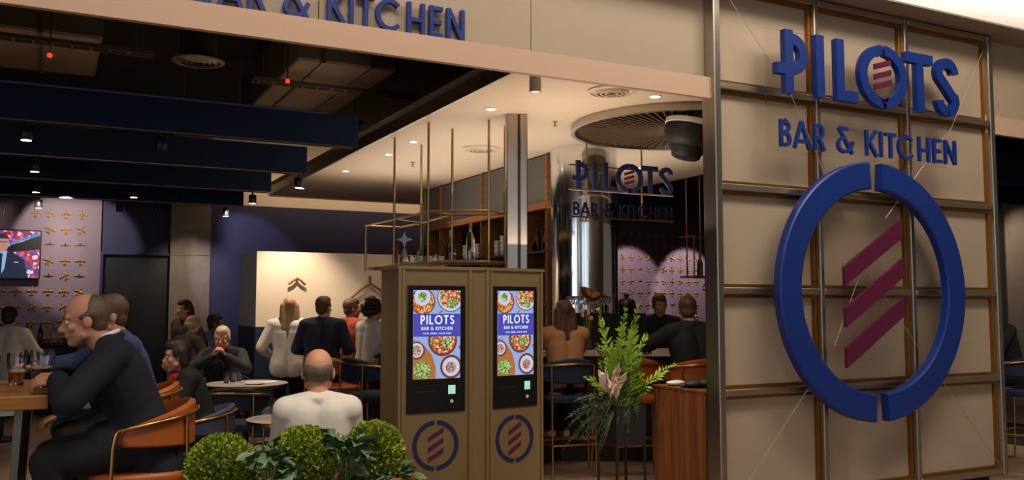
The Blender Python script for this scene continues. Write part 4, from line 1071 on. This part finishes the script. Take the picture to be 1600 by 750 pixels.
fe = thing('fern', 'bright green feathery fern spilling up out of the dark box planter', 'plant', (3.97, 5.85, .74)); rr = random.Random(21)
U = Vector((.8886, -.4587, 0)); 
for dx, dz in ((-.17, .80), (-.10, .62), (-.02, .55), (.05, .80), (.10, .83), (.14, .70), (.0, .66), (-.24, .52), (.2, .6), (.12, .5), (.05, .45), (-.05, .42), (.17, .42), (-.12, .4), (.34, .36), (.22, .28), (.2, .16), (-.2, .26), (.08, .34), (.0, .3), (-.08, .2)):
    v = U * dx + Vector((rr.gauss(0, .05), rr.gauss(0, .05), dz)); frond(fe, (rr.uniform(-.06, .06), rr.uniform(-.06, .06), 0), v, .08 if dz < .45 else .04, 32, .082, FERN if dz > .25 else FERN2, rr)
for i in range(70):
    a = rr.uniform(0, 6.28); r_ = rr.uniform(.05, .22); frond(fe, (rr.uniform(-.08, .08), rr.uniform(-.08, .08), 0), (r_ * math.cos(a), r_ * math.sin(a), rr.uniform(.15, .58)), .05, 24, .058, rr.choice((FERN, FERN, FERN2)), rr)
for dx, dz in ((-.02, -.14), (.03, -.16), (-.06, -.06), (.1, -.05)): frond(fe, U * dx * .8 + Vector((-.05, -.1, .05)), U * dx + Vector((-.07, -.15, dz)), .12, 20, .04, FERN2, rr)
tp = thing('trailing_plant', 'grey green trailing plant hanging over the left side of the fern planter', 'plant', (3.88, 5.80, .745))
for i in range(26):
    dx = -.06 - .0125 * i; v = U * dx + Vector((-.05, -.03, rr.uniform(-.34, .12) - .0 * i)); frond(tp, (-.0, 0, 0), v, .16, 22, .05, SILV, rr, 'trail')
dp = thing('dried_bouquet', 'pale dried seed plume drooping over the planter front left of the fern', 'plant', (3.90, 5.76, .745))
for i in range(10):
    v = U * rr.uniform(-.14, .0) + Vector((-.05, -.06, rr.uniform(-.22, .22))); frond(dp, (0, 0, 0), v, .15, 22, .026, DRY, rr, 'plume')
PW = mat('pale_wrap', C(206, 182, 160), .8, 0, .08, 10, .2, 60)
rw = random.Random(17)
for q in range(11):
    sc = MB(); rings = []; L = rw.uniform(.12, .20); W = rw.uniform(.025, .045); tw0 = rw.uniform(-1, 1)
    for i in range(8):
        u = i / 7; w = W * (math.sin(math.pi * min(1, u * .92 + .06)) ** .7); c_, s_ = math.cos(tw0 + u * .8), math.sin(tw0 + u * .8); z = L * u; bx = .05 * u * u
        rings.append([(bx - w * c_, -w * s_ + .01 * math.sin(i * 2 + q), z), (bx, .012 * math.cos(i + q), z + .004), (bx + w * c_, w * s_ - .01 * math.sin(i * 1.7), z), (bx, -.004, z)])
    sc.loft(rings); o = sc.build('bract', PW, dp); o.location = (-.10 + .02 * math.sin(q * 2), -.05 + .02 * math.cos(q * 3), .10 + .01 * q)
    o.rotation_euler = (rw.uniform(-.5, .5), rw.uniform(-.9, .35), rw.uniform(-.6, .6))
bg = MB(); bg.ball((0, 0, .12), (.10, .06, .14)); bg.tube([(-.06, 0, .22), (-.02, .02, .47), (.02, .02, .47), (.06, 0, .22)], .006, 6)
obj1(bg, 'handbag', MATBLACK, (4.99, 6.60, .50), 'black rounded bag hung on the half hidden stool behind the fern planter', 'bag')

# ------------------------------------------------------------------ people
SK = [mat('skin_light', C(196, 140, 112), .5, 0, .06, 9, .05, 120, spec=.3), mat('skin_tan', C(168, 108, 80), .5, 0, .06, 9, .05, 120, spec=.3)]
EYEW = mat('eye_white', C(220, 214, 206), .3); EYED = mat('eye_dark', C(30, 22, 18), .2); LIP = mat('lip', C(150, 84, 76), .5)
def hairm(n, c): return mat(n, c, .5, 0, .25, 40, .5, 160, (1, 1, .2))
HB = hairm('dark_brown_hair', C(38, 26, 20)); HG = hairm('grey_blond_hair', C(190, 172, 146)); HM = hairm('brown_hair', C(86, 58, 40)); HS = hairm('short_grey_brown_hair', C(96, 78, 62))
def cloth(n, c, r=.85, v=.10): return mat(n, c, r, 0, v, 5, .25, 18)
def voxel(mb, name, m, parent, vs, sm=4, label=None):
    me = mb.mesh(name, m, False); o = bpy.data.objects.new(name, me); COL.objects.link(o)
    md = o.modifiers.new('r', 'REMESH'); md.mode = 'VOXEL'; md.voxel_size = vs; md.use_smooth_shade = True
    s_ = o.modifiers.new('s', 'SMOOTH'); s_.factor = .5; s_.iterations = sm
    dg = bpy.context.evaluated_depsgraph_get(); nm = bpy.data.meshes.new_from_object(o.evaluated_get(dg), preserve_all_data_layers=False, depsgraph=dg)
    nm.materials.clear(); nm.materials.append(m); nm.name = name
    o.modifiers.clear(); o.data = nm; bpy.data.meshes.remove(me)
    nm.polygons.foreach_set('use_smooth', [True] * len(nm.polygons))
    o.parent = parent
    if label: o['label'] = label
    return o
def ik(a, c, l1, l2, pole):
    a, c, pole = Vector(a), Vector(c), Vector(pole); d = c - a; L = min(d.length, (l1 + l2) * .999); d.normalize()
    x = (l1 * l1 - l2 * l2 + L * L) / (2 * L); h_ = math.sqrt(max(0, l1 * l1 - x * x)); p = pole - d * pole.dot(d); p.normalize()
    return a + d * x + p * h_, a + d * L
def hand(mb, wrist, d, n, side, curl, s=1.0, fr=.0085, spread=.018):
    """palm and five separate fingers; d along the palm, n out of the palm's inside, side to the thumb"""
    d, n = Vector(d).normalized(), Vector(n); n = (n - d * n.dot(d)).normalized(); sd = d.cross(n).normalized() * side
    w = Vector(wrist); lens = (.066, .074, .069, .054); kn = []
    for i in range(4):
        o = (1.5 - i) * spread * s; k = w + d * (.088 - .006 * abs(i - 1)) * s + sd * o; kn.append(k)
        mb.cap(w + d * .012 * s + sd * o * .7, k, .0135 * s, .0115 * s, 6)
        p = k; a = 0; q = lens[i] * s
        for j, f in enumerate((.46, .31, .25)):
            a += curl * (1.0 if j else .8); dd = d * math.cos(a) + n * math.sin(a); e = p + dd * q * f
            mb.cap(p, e, (fr + .0012 - .0008 * j) * s, (fr + .0002 - .0008 * j) * s, 6); p = e
    tb = w + d * .022 * s + sd * .022 * s; td = (d * .72 + sd * .62 + n * .35).normalized(); t1 = tb + td * .045 * s; td2 = (d * .9 + sd * .15 + n * .45).normalized(); t2 = t1 + td2 * .032 * s; t3 = t2 + (td2 + n * .35).normalized() * .024 * s
    mb.cap(w + d * .01 * s, tb + td * .01 * s, .014 * s, .015 * s, 6); mb.cap(tb, t1, .0125 * s, .0105 * s, 6); mb.cap(t1, t2, .0105 * s, .0095 * s, 6); mb.cap(t2, t3, .0095 * s, .008 * s, 6)
def person(label, loc, rz, seat=None, s=1.0, lean=5, skin=0, hair=('short', HB), top=None, top_len='hip', sleeve=2, legs=None, shoes=MATBLACK, hands=None, feet=None, hyaw=0, hpitch=0, vs=.009, curl=.5, wide=1.0, collar=None, extra=None, sit_fwd=0, skirt=False, grip=None, twist=0, beard=None):
    t = thing('person', label, 'person', loc, rz); sk = SK[skin]
    hz = (seat + .105 * s) if seat else .93 * s
    P0 = Vector((0, -.05 + sit_fwd, hz)) if seat else Vector((0, 0, hz))
    ln = R(lean); up_ = Vector((0, math.sin(ln), math.cos(ln))); fw_ = Vector((0, math.cos(ln), -math.sin(ln)))
    tw = Matrix.Rotation(R(twist), 3, 'Z'); rt_ = tw @ Vector((1, 0, 0)); fw2 = tw @ fw_
    waist = P0 + up_ * .17 * s; chest = P0 + up_ * .36 * s + fw2 * .01; nb = P0 + up_ * .52 * s + fw2 * .0
    shl = [P0 + up_ * .455 * s + rt_ * sd * .185 * s * wide for sd in (-1, 1)]
    hd = nb + (up_ * .14 + fw_ * (.03 if lean < 20 else .055)) * s
    HR = (Matrix.Rotation(R(hyaw), 3, 'Z') @ Matrix.Rotation(R(-lean * .35 + hpitch) * -1 if False else R(-(lean * .35) - hpitch), 3, 'X'))
    def HP(x, y, z): return hd + HR @ (Vector((x, y, z)) * s)
    b = MB(); w_ = wide
    # torso (broad: paired capsules)
    def torso(mb, g, low=-.06, top_=.46):
        for sd in (-1, 1):
            o = rt_ * sd
            mb.chain([P0 + o * .085 * s + up_ * low * s, P0 + o * .085 * s, waist + o * .065 * s * w_, chest + o * .085 * s * w_, P0 + up_ * .43 * s + o * .09 * s * w_], [(.105 + g) * s, (.108 + g) * s, (.10 + g) * s * w_, (.108 + g) * s * w_, (.085 + g) * s], 8)
            mb.cap(shl[(sd + 1) // 2], P0 + up_ * .44 * s + o * .06 * s, (.062 + g) * s, (.075 + g) * s, 8)
            mb.cap(shl[(sd + 1) // 2] + up_ * .01 * s, nb - up_ * .015 * s, (.05 + g) * s, (.052 + g * .6) * s, 8)
    torso(b, 0)
    b.cap(nb - up_ * .05 * s, hd - HR @ Vector((0, .012, .05)) * s, .058 * s, .052 * s, 8)
    # head
    b.ball(HP(0, -.012, .028), (.075 * s, .096 * s, .092 * s), 12, HR); b.ball(HP(0, .028, -.042), (.058 * s, .062 * s, .074 * s), 10, HR)
    b.ball(HP(0, .066, -.098), .023 * s, 8); b.cap(HP(-.045, .02, -.07), HP(0, .055, -.1), .028 * s, .024 * s); b.cap(HP(.045, .02, -.07), HP(0, .055, -.1), .028 * s, .024 * s)
    b.cap(HP(0, .082, .005), HP(0, .108, -.034), .009 * s, .0145 * s, 6); b.ball(HP(-.012, .096, -.038), .01 * s, 6); b.ball(HP(.012, .096, -.038), .01 * s, 6)
    b.cap(HP(-.042, .072, .022), HP(.042, .072, .022), .013 * s, .013 * s, 6)
    for sd in (-1, 1):
        b.ball(HP(sd * .044, .062, -.03), .02 * s, 6); b.ball(HP(sd * .079, -.008, -.014), (.011 * s, .021 * s, .032 * s), 8, HR)
    b.cap(HP(-.018, .086, -.066), HP(.018, .086, -.066), .0095 * s, .0095 * s, 6)
    # arms
    hands = hands or [((-.25, .08, hz - .02), None), ((.25, .08, hz - .02), None)]
    arms = []
    for i, sd in enumerate((-1, 1)):
        tgt, pole = hands[i][0], hands[i][1] or (sd * .5, -.6, -.6); el, wr = ik(shl[i], tgt, .285 * s, .255 * s, pole); arms.append((shl[i], el, wr))
        b.chain([shl[i], shl[i] * .5 + el * .5, el, el * .55 + wr * .45, wr], [.056 * s, .05 * s, .041 * s, .039 * s, .028 * s], 8)
        hdv = hands[i][2] if len(hands[i]) > 2 else (wr - el); nn = hands[i][3] if len(hands[i]) > 3 else (0, .2, -1)
        fr = max(.0085, vs * 1.15)
        hand(b, wr, hdv, nn, (1 if i == 0 else -1) * (1 if Vector(hdv).cross(Vector(nn)).dot(Vector((1, 0, 0))) > 0 else -1) , curl, s, fr, max(.0185, fr * 2.25))
    # legs
    if feet is None: feet = [(-.13, .40, .08), (.13, .40, .08)] if seat else [(-.10, .02, .08), (.10, -.02, .08)]
    lg = []
    for i, sd in enumerate((-1, 1)):
        hip = P0 + Vector((sd * .095 * s, 0, -.01)); kn, an = ik(hip, feet[i], .43 * s, .42 * s, (sd * .12, 1, .35 if seat else 0)); lg.append((hip, kn, an))
        b.chain([hip, hip * .5 + kn * .5, kn, kn * .65 + an * .35, an], [.09 * s, .078 * s, .056 * s, .054 * s, .037 * s], 8)
        b.chain([an + Vector((0, -.03, -.03)), an + Vector((sd * .02, .10, -.048)), an + Vector((sd * .025, .16, -.055))], [.035 * s, .032 * s, .024 * s], 8)
    voxel(b, 'body', sk, t, vs * s if vs < .008 else vs, 3)
    # face details
    for sd in (-1, 1):
        m = MB(); m.ball(HP(sd * .031, .0755, .0), .0115 * s, 8); m.mi = 1; m.ball(HP(sd * .031, .083, .0), (.006 * s, .006 * s, .006 * s), 6); m.build('eye', [EYEW, EYED], t, True)
        MB().cap(HP(sd * .018, .089, .021), HP(sd * .048, .076, .022), .0045 * s, .0035 * s, 6).build('eyebrow', hair[1] if hair else HS, t, True)
    MB().cap(HP(-.019, .0935, -.067), HP(.019, .0935, -.067), .006 * s, .006 * s, 6).build('lips', LIP, t, True)
    # clothes
    if legs:
        m = MB(); g = .014
        for hip, kn, an in lg:
            m.chain([hip, hip * .5 + kn * .5, kn, kn * .6 + an * .4, an + (kn - an) * .05], [(.092 + g) * s, (.08 + g) * s, (.062 + g) * s, (.058 + g) * s, (.05 + g) * s], 8)
        for sd in (-1, 1): m.cap(P0 + rt_ * sd * .08 * s - up_ * .03, P0 + rt_ * sd * .08 * s + up_ * .10 * s, (.107 + g) * s, (.10 + g) * s)
        if skirt:
            for i in range(5): q = (i - 2) / 2; m.cap(P0 + rt_ * q * .12 * s, (lg[0][1] * (1 - (q + 1) / 2) + lg[1][1] * ((q + 1) / 2)), .11 * s, .085 * s)
        voxel(m, 'trousers' if not skirt else 'skirt', legs, t, max(.011, vs))
        for i, (hip, kn, an) in enumerate(lg):
            m = MB(); sd = (-1, 1)[i]; m.chain([an + Vector((0, -.035, -.034)), an + Vector((sd * .02, .10, -.042)), an + Vector((sd * .025, .17, -.05))], [.043 * s, .04 * s, .03 * s], 8)
            voxel(m, 'shoe', shoes, t, .012)
    if top:
        m = MB(); g = .020
        torso(m, g, {'hip': -.05, 'long': -.12, 'crop': .06}[top_len])
        if top_len == 'long' and not seat:
            for sd in (-1, 1): m.cap(P0 + rt_ * sd * .08 * s, P0 + rt_ * sd * .085 * s - up_ * .25 * s, .125 * s, .12 * s)
        if top_len == 'long' and seat:
            for sd in (-1, 1): m.cap(P0 + rt_ * sd * .09 * s, P0 + rt_ * sd * .10 * s + Vector((0, .20, -.0)), .125 * s, .108 * s)
        for sh_, el, wr in arms:
            if sleeve >= 2: m.chain([sh_, sh_ * .5 + el * .5, el, el * .5 + wr * .5, el * .06 + wr * .94], [(.057 + g) * s, (.052 + g) * s, (.046 + g) * s, (.042 + g) * s, (.031 + g) * s], 8)
            elif sleeve >= 1: m.chain([sh_, sh_ * .5 + el * .5, sh_ * .3 + el * .7], [(.057 + g) * s, (.054 + g) * s, (.052 + g) * s], 8)
        if collar == 'crew':
            for k in range(14):
                a = 2 * math.pi * k / 14; m.ball(nb - up_ * .005 + rt_ * math.cos(a) * .062 * s + fw2 * math.sin(a) * .062 * s, .016, 6)
        if collar == 'coat':
            for k in range(14):
                a = 2 * math.pi * k / 14; m.ball(nb + up_ * (.012 - .05 * max(0, math.sin(a))) + rt_ * math.cos(a) * .066 * s + fw2 * math.sin(a) * .068 * s, .02, 6)
        voxel(m, 'top', top, t, max(.010, vs))
        if collar == 'coat':
            m = MB()
            for k in range(16):
                a = 2 * math.pi * k / 16; a2 = 2 * math.pi * (k + 1) / 16
                f_ = lambda q: nb + up_ * (.034 - .03 * max(0, math.sin(q))) * s + rt_ * math.cos(q) * .058 * s + fw2 * math.sin(q) * .06 * s
                m.cap(f_(a), f_(a2), .012, .012, 6)
            m.build('shirt_collar', PAPER if collar else top, t, True)
    # hair
    if hair:
        k, hm = hair; m = MB()
        if k in ('short', 'long', 'bob', 'bun', 'curly'):
            m.ball(HP(0, -.026, .042), (.083 * s, .094 * s, .092 * s), 12, HR); m.ball(HP(0, .012, .078), (.068 * s, .078 * s, .055 * s), 10, HR); m.ball(HP(0, -.05, -.02), (.072 * s, .055 * s, .07 * s), 10, HR)
            for sd in (-1, 1): m.ball(HP(sd * .066, -.005, .02), (.017 * s, .05 * s, .05 * s), 8, HR)
        if k == 'fringe':
            m.ball(HP(0, -.042, .0), (.0815 * s, .07 * s, .062 * s), 12, HR)
            for sd in (-1, 1): m.ball(HP(sd * .064, -.01, .008), (.0155 * s, .045 * s, .04 * s), 8, HR)
        if k == 'receding':
            m.ball(HP(0, -.040, .024), (.0805 * s, .076 * s, .090 * s), 12, HR); m.ball(HP(0, -.05, -.02), (.070 * s, .053 * s, .066 * s), 10, HR)
            for sd in (-1, 1): m.chain([HP(sd * .066, .016, .012), HP(sd * .068, -.03, .02)], [.014 * s, .022 * s], 8)
        if k == 'crop': m.ball(HP(0, -.024, .034), (.079 * s, .092 * s, .088 * s), 12, HR)
        if k == 'long':
            for sd in (-1, -.35, .35, 1): m.chain([HP(sd * .062, -.045, .02), HP(sd * .075, -.065, -.10), HP(sd * .085, -.085, -.24), HP(sd * .06, -.10, -.36)], [.05 * s, .045 * s, .04 * s, .022 * s], 8)
        if k == 'bob':
            for sd in (-1, -.4, .4, 1): m.chain([HP(sd * .064, -.035, .02), HP(sd * .076, -.035, -.07), HP(sd * .07, -.03, -.13)], [.046 * s, .036 * s, .026 * s], 8)
        if k == 'bun': m.ball(HP(0, -.12, .07), .04 * s, 8)
        if k == 'curly':
            rq = random.Random(9)
            for i in range(46):
                a, e = rq.uniform(0, 6.28), rq.uniform(-.9, 1.4); v = Vector((math.cos(a) * math.cos(e) * .098, math.sin(a) * math.cos(e) * .10 - .03, math.sin(e) * .11 + .03))
                if v.y < .06: m.ball(HP(*v), rq.uniform(.028, .042) * s, 6)
        voxel(m, 'hair', hm, t, max(.008, vs), 2)
    if extra: extra(t, dict(P0=P0, up=up_, fw=fw2, rt=rt_, nb=nb, chest=chest, arms=arms, HP=HP, s=s, lg=lg))
    return t
NAVYS = cloth('navy_suit_cloth', C(22, 24, 38)); CHAR = cloth('charcoal_trousers', C(24, 24, 27)); BLUESH = cloth('blue_shirt_cloth', C(48, 62, 104)); WHITEC = cloth('white_cotton', C(212, 202, 190), .85, .04)
BLACKC = cloth('black_cloth', C(22, 21, 23)); LAV = cloth('lavender_shirt', C(112, 116, 160)); RUST = cloth('rust_cloth', C(150, 62, 38)); TAN = cloth('tan_cloth', C(176, 124, 84)); DKB = cloth('dark_navy_top', C(34, 36, 58)); JEAN = cloth('grey_blue_jeans', C(58, 66, 84)); BRN = cloth('brown_cloth', C(66, 50, 40)); RED = cloth('red_cloth', C(170, 34, 40))
# man in the navy suit: faces left, both forearms on the table
def watch(t, k):
    for i in (0,):
        sh_, el, wr = k['arms'][0]; d = (wr - el).normalized(); c = wr - d * .012
        u = d.cross(Vector((0, 0, 1))).normalized(); w = d.cross(u)
        m = MB(); pts = [c + (u * math.cos(a) + w * math.sin(a)) * .033 for a in [2 * math.pi * q / 16 for q in range(17)]]; m.tube(pts, .007, 6); m.build('watch_strap', BLACK, t, True)
        f = MB().ball(c + Vector((0, 0, .034)), (.018, .018, .007), 8).build('watch_face', STEEL, t, True)
person('balding man in a navy suit leaning forward at the bar table, seen from the side', (.43, 4.97, 0), R(86), .745, 1.06, 22, 0, ('receding', HS), NAVYS, 'long', 2, CHAR, BLACK,
       [((-.10, .37, 1.19), (-.9, -.5, -.08), (.22, .8, -.02), (.45, .1, -.85)), ((.12, .38, 1.19), (.9, -.4, -.1), (-.3, .75, 0), (-.6, .1, -.7))], [(-.12, .28, .38), (.12, .26, .38)], 4, 2, .006, .65, 1.06, 'coat', watch)
person('man in a blue shirt sitting behind the navy suited man', (.50, 6.12, 0), R(92), .745, 1.02, 16, 0, ('short', HM), BLUESH, 'hip', 2, CHAR, BLACK,
       [((-.20, .42, .92), (-.8, -.2, -.3), (.05, .75, -.3), (.1, 0, -1)), ((.18, .56, 1.165), (.8, -.2, -.3), (-.1, .8, 0), (-.5, .1, -.8))], [(-.12, .28, .38), (.12, .26, .38)], 8, 0, .008, .4)
person('person in a white shirt with dark hair seen from behind at the far left', (-.42, 12.03, 0), R(-20), .66, 1.0, 8, 0, ('short', HB), WHITEC, 'hip', 2, CHAR, BLACK, [((-.2, .4, 1.0), None), ((.2, .4, 1.0), None)], [(-.12, .3, .3), (.12, .3, .3)], 0, 0, .012)
obj1(MB().lathe([(.17, .60), (.18, .65), (.16, .66), (.02, .66)], 20).lathe([(.2, 0), (.2, .02), (.03, .04), (.03, .6)], 20), 'round_stool', MATBLACK, (-.44, 11.99, 0), 'round dark stool under the person in white at the far left', 'stool')
def scarf(t, k):
    m = MB()
    for q in range(10):
        a = R(200 + 250 * q / 9) if False else R(-20 + 220 * q / 9); m.ball(k['nb'] + k['rt'] * math.cos(a) * .075 + k['fw'] * math.sin(a) * .085 - Vector((0, 0, .03)), .038, 6)
    m.chain([k['nb'] + k['fw'] * .09 - k['up'] * .03, k['chest'] + k['fw'] * .15, k['P0'] + k['up'] * .2 + k['fw'] * .16], [.05, .06, .05])
    voxel(m, 'scarf', RED, t, .012, 3, 'red scarf')
person('dark haired woman in a black top with a red scarf, seen in profile', (*at(318, 7.0), 0), R(82), .465, .98, 18, 0, ('bob', HB), BLACKC, 'hip', 2, CHAR, BLACK, [((-.12, .40, .80), None), ((.12, .42, .80), None)], None, 10, 4, .009, .5, .95, 'crew', scarf)
person('bald man facing right beside the lavender shirt, behind the grey haired person', (*at(296, 11.2), 0), R(-70), .56, 1.0, 8, 0, ('fringe', HG), BRN, 'hip', 2, CHAR, BLACK, [((-.15, .40, .80), None), ((.15, .4, .8), None)], None, -10, 0, .010)
obj1(MB().bbox(-.22, .22, -.22, .22, .40, .445, .02).bbox(-.2, .2, -.2, .2, 0, .4, .02), 'pouffe', SLATE, (*at(296, 11.23), 0), 'slate pouffe under the bald man behind the grey haired person', 'stool', smooth=False)
person('man in a lavender shirt with brown hair, back turned, behind the grey haired person', (*at(332, 12.4), 0), R(-140), .54, 1.02, 8, 0, ('short', HM), LAV, 'hip', 2, CHAR, BLACK, [((-.15, .40, .85), None), ((.15, .4, .85), None)], None, 40, 0, .010)
person('grey blond haired elderly person with clasped hands in a black jacket', (1.76, 10.40, 0), R(160), .46, 1.0, 14, 0, ('short', HG), BLACKC, 'hip', 2, CHAR, BLACK,
       [((-.07, .27, 1.0), (-.8, .1, -.5), (.35, .25, .75), (.8, .2, -.2)), ((.07, .27, 1.0), (.8, .1, -.5), (-.35, .25, .75), (-.8, .2, -.2))], None, 0, 6, .0085, .55)
person('dark haired woman in brown standing before the concrete column', (*at(294, 11.4), 0), R(120), None, .95, 2, 0, ('long', HB), BRN, 'hip', 2, CHAR, BLACK, None, None, 0, 0, .012)
person('blonde woman in a white top and black trousers standing before the cream partition', (*at(452, 10.2), 0), R(-18), None, .96, 2, 0, ('long', hairm('blond_hair', C(168, 128, 88))), WHITEC, 'hip', 2, BLACKC, BLACK, [((-.24, .2, 1.0), None), ((.22, .22, 1.02), None)], None, 12, 0, .010, .5, .95)
person('man in a dark navy jacket standing in the middle of the group', (*at(505, 9.75), 0), R(-30), None, .965, 2, 0, ('short', HM), DKB, 'hip', 2, CHAR, BLACK, [((-.2, .25, 1.05), None), ((.2, .25, 1.05), None)], None, -20, 0, .010, .5, 1.05)
person('person in a rust coloured coat standing in the group', (*at(546, 10.45), 0), R(-60), None, .955, 2, 1, ('short', HM), RUST, 'long', 2, BRN, BLACK, None, None, -30, 0, .011)
person('curly dark haired woman in a white shirt standing at the right of the group', (*at(577, 10.0), 0), R(-75), None, .945, 3, 0, ('curly', HB), WHITEC, 'hip', 2, BRN, BLACK, [((-.18, .30, 1.1), None), ((.2, .32, 1.05), None)], None, -10, 0, .010, .5, .95)
person('person in black half hidden behind the left edge of the kiosk', (*at(613, 10.55), 0), R(100), None, .93, 3, 0, ('short', HB), BLACKC, 'hip', 2, BLACKC, BLACK, None, None, 0, 0, .012)
person('bald man in a white T-shirt, back turned, seated behind the hedge', (*at(500, 4.68), 0), R(-14), .465, .98, 6, 0, ('fringe', HS), WHITEC, 'hip', 1, CHAR, BLACK, [((-.13, .32, .66), (-.35, -.8, -.3)), ((.13, .32, .66), (.35, -.8, -.3))], None, -3, 4, .007, .5, .84, 'crew')
person('long brown haired woman in a tan top seated on the navy stool, back to us', (4.29, 7.26, 0), R(-10), .745, .96, 3, 0, ('long', HM), TAN, 'crop', 1, BLACKC, mat('pink_shoe', C(190, 150, 140), .5), [((-.2, .42, 1.12), None), ((.2, .42, 1.12), None)], [(-.07, .16, .39), (.07, .16, .39)], 0, 0, .009, .5, .95, None, None, 0, True)
person('man in a black hooded top seated on the right orange stool, back to us', (5.31, 6.64, 0), R(-8), .745, 1.02, 9, 0, ('short', HM), BLACKC, 'hip', 2, CHAR, BLACK, [((-.26, .44, 1.14), (-.9, -.2, -.3)), ((.24, .44, 1.14), (.9, -.2, -.3))], [(-.12, .3, .38), (.12, .28, .38)], -28, 6, .009, .5, 1.1, 'coat' if False else 'crew')
person('bartender in a dark blue shirt standing behind the bar', (6.12, 8.28, 0), R(160), None, .985, 6, 0, ('short', HM), cloth('dark_blue_shirt', C(30, 38, 70)), 'hip', 2, CHAR, BLACK, [((-.2, .28, 1.15), None), ((.2, .28, 1.15), None)], None, 0, 10, .010)
person('dark haired person in a dark jacket seated at the far right table', (8.80, 5.95, 0), R(60), .74, 1.0, 12, 0, ('short', HB), BLACKC, 'hip', 2, CHAR, BLACK, [((-.15, .45, 1.04), None), ((.15, .45, 1.04), None)], [(-.12, .28, .36), (.12, .26, .36)], 10, 4, .010)

# right-hand interior seen past the pylon
obj1(MB().bbox(-.6, .6, 0, .5, 0, 3.2, .01), 'grey_pillar', CONC, (14.2, 9.1, 0), 'plain grey pillar at the far right edge beyond the pylon', 'pillar', smooth=False)
t = thing('wood_screen', 'narrow warm wooden screen at the far right beside the grey pillar', 'screen', (14.86, 10.1, 0))
MB().bbox(-.25, .25, 0, .08, .3, 3.2, .005).build('panel', TABLEW, t); MB().box(-.25, .25, -.02, .0, 2.2, 2.42).build('white_band', WHITE, t); MB().box(-.28, .28, -.02, .1, 0, .3).build('base', MATBLACK, t)
spot('side_lamp', (9.4, 7.4, 3.0), (8.9, 6.2, 0), 160, 95, .7); spot('side_lamp', (13.5, 8.0, 3.2), (14.4, 9.4, 1.8), 90, 80, .7)
bf_ = struct('trim_3', MB().box(7.75, 16.6, 9.2, 9.26, 3.0, 3.5), BAFFLE)
struct('trim_4', MB().box(7.9, 16.6, 12.0, 12.06, 3.05, 3.5), BAFFLE); struct('trim_5', MB().box(7.75, 16.6, 7.2, 7.26, 3.1, 3.5), BAFFLE)
spot('column_wash', (1.9, 13.9, 3.0), (2.03, 15.4, 1.7), 90, 60, .8)
spot('dining_spot', (.3, 6.6, 3.0), (.75, 7.4, 1.1), 60, 50, .7)  # added without a track fitting, to brighten the woman in black
# spots for the right-hand airplane wall
for x, p in ((10.6, 120), (12.1, 150)): spot('wall_wash', (x, 14.1, 3.1), (x + .1, 15.44, 1.9), p, 60, .35, (1, .82, .80))
spot('plant_spot', (3.7, 5.5, 3.2), (3.93, 5.85, .9), 150, 40, .7, (1, .86, .66)); spot('stool_spot', (4.9, 6.3, 3.2), (5.0, 6.9, .6), 110, 75, .7); spot('bar_spot', (4.9, 7.4, 3.2), (4.95, 7.85, 1.1), 25, 50, .7)  # spots on fern and stools are added without fittings, to brighten them
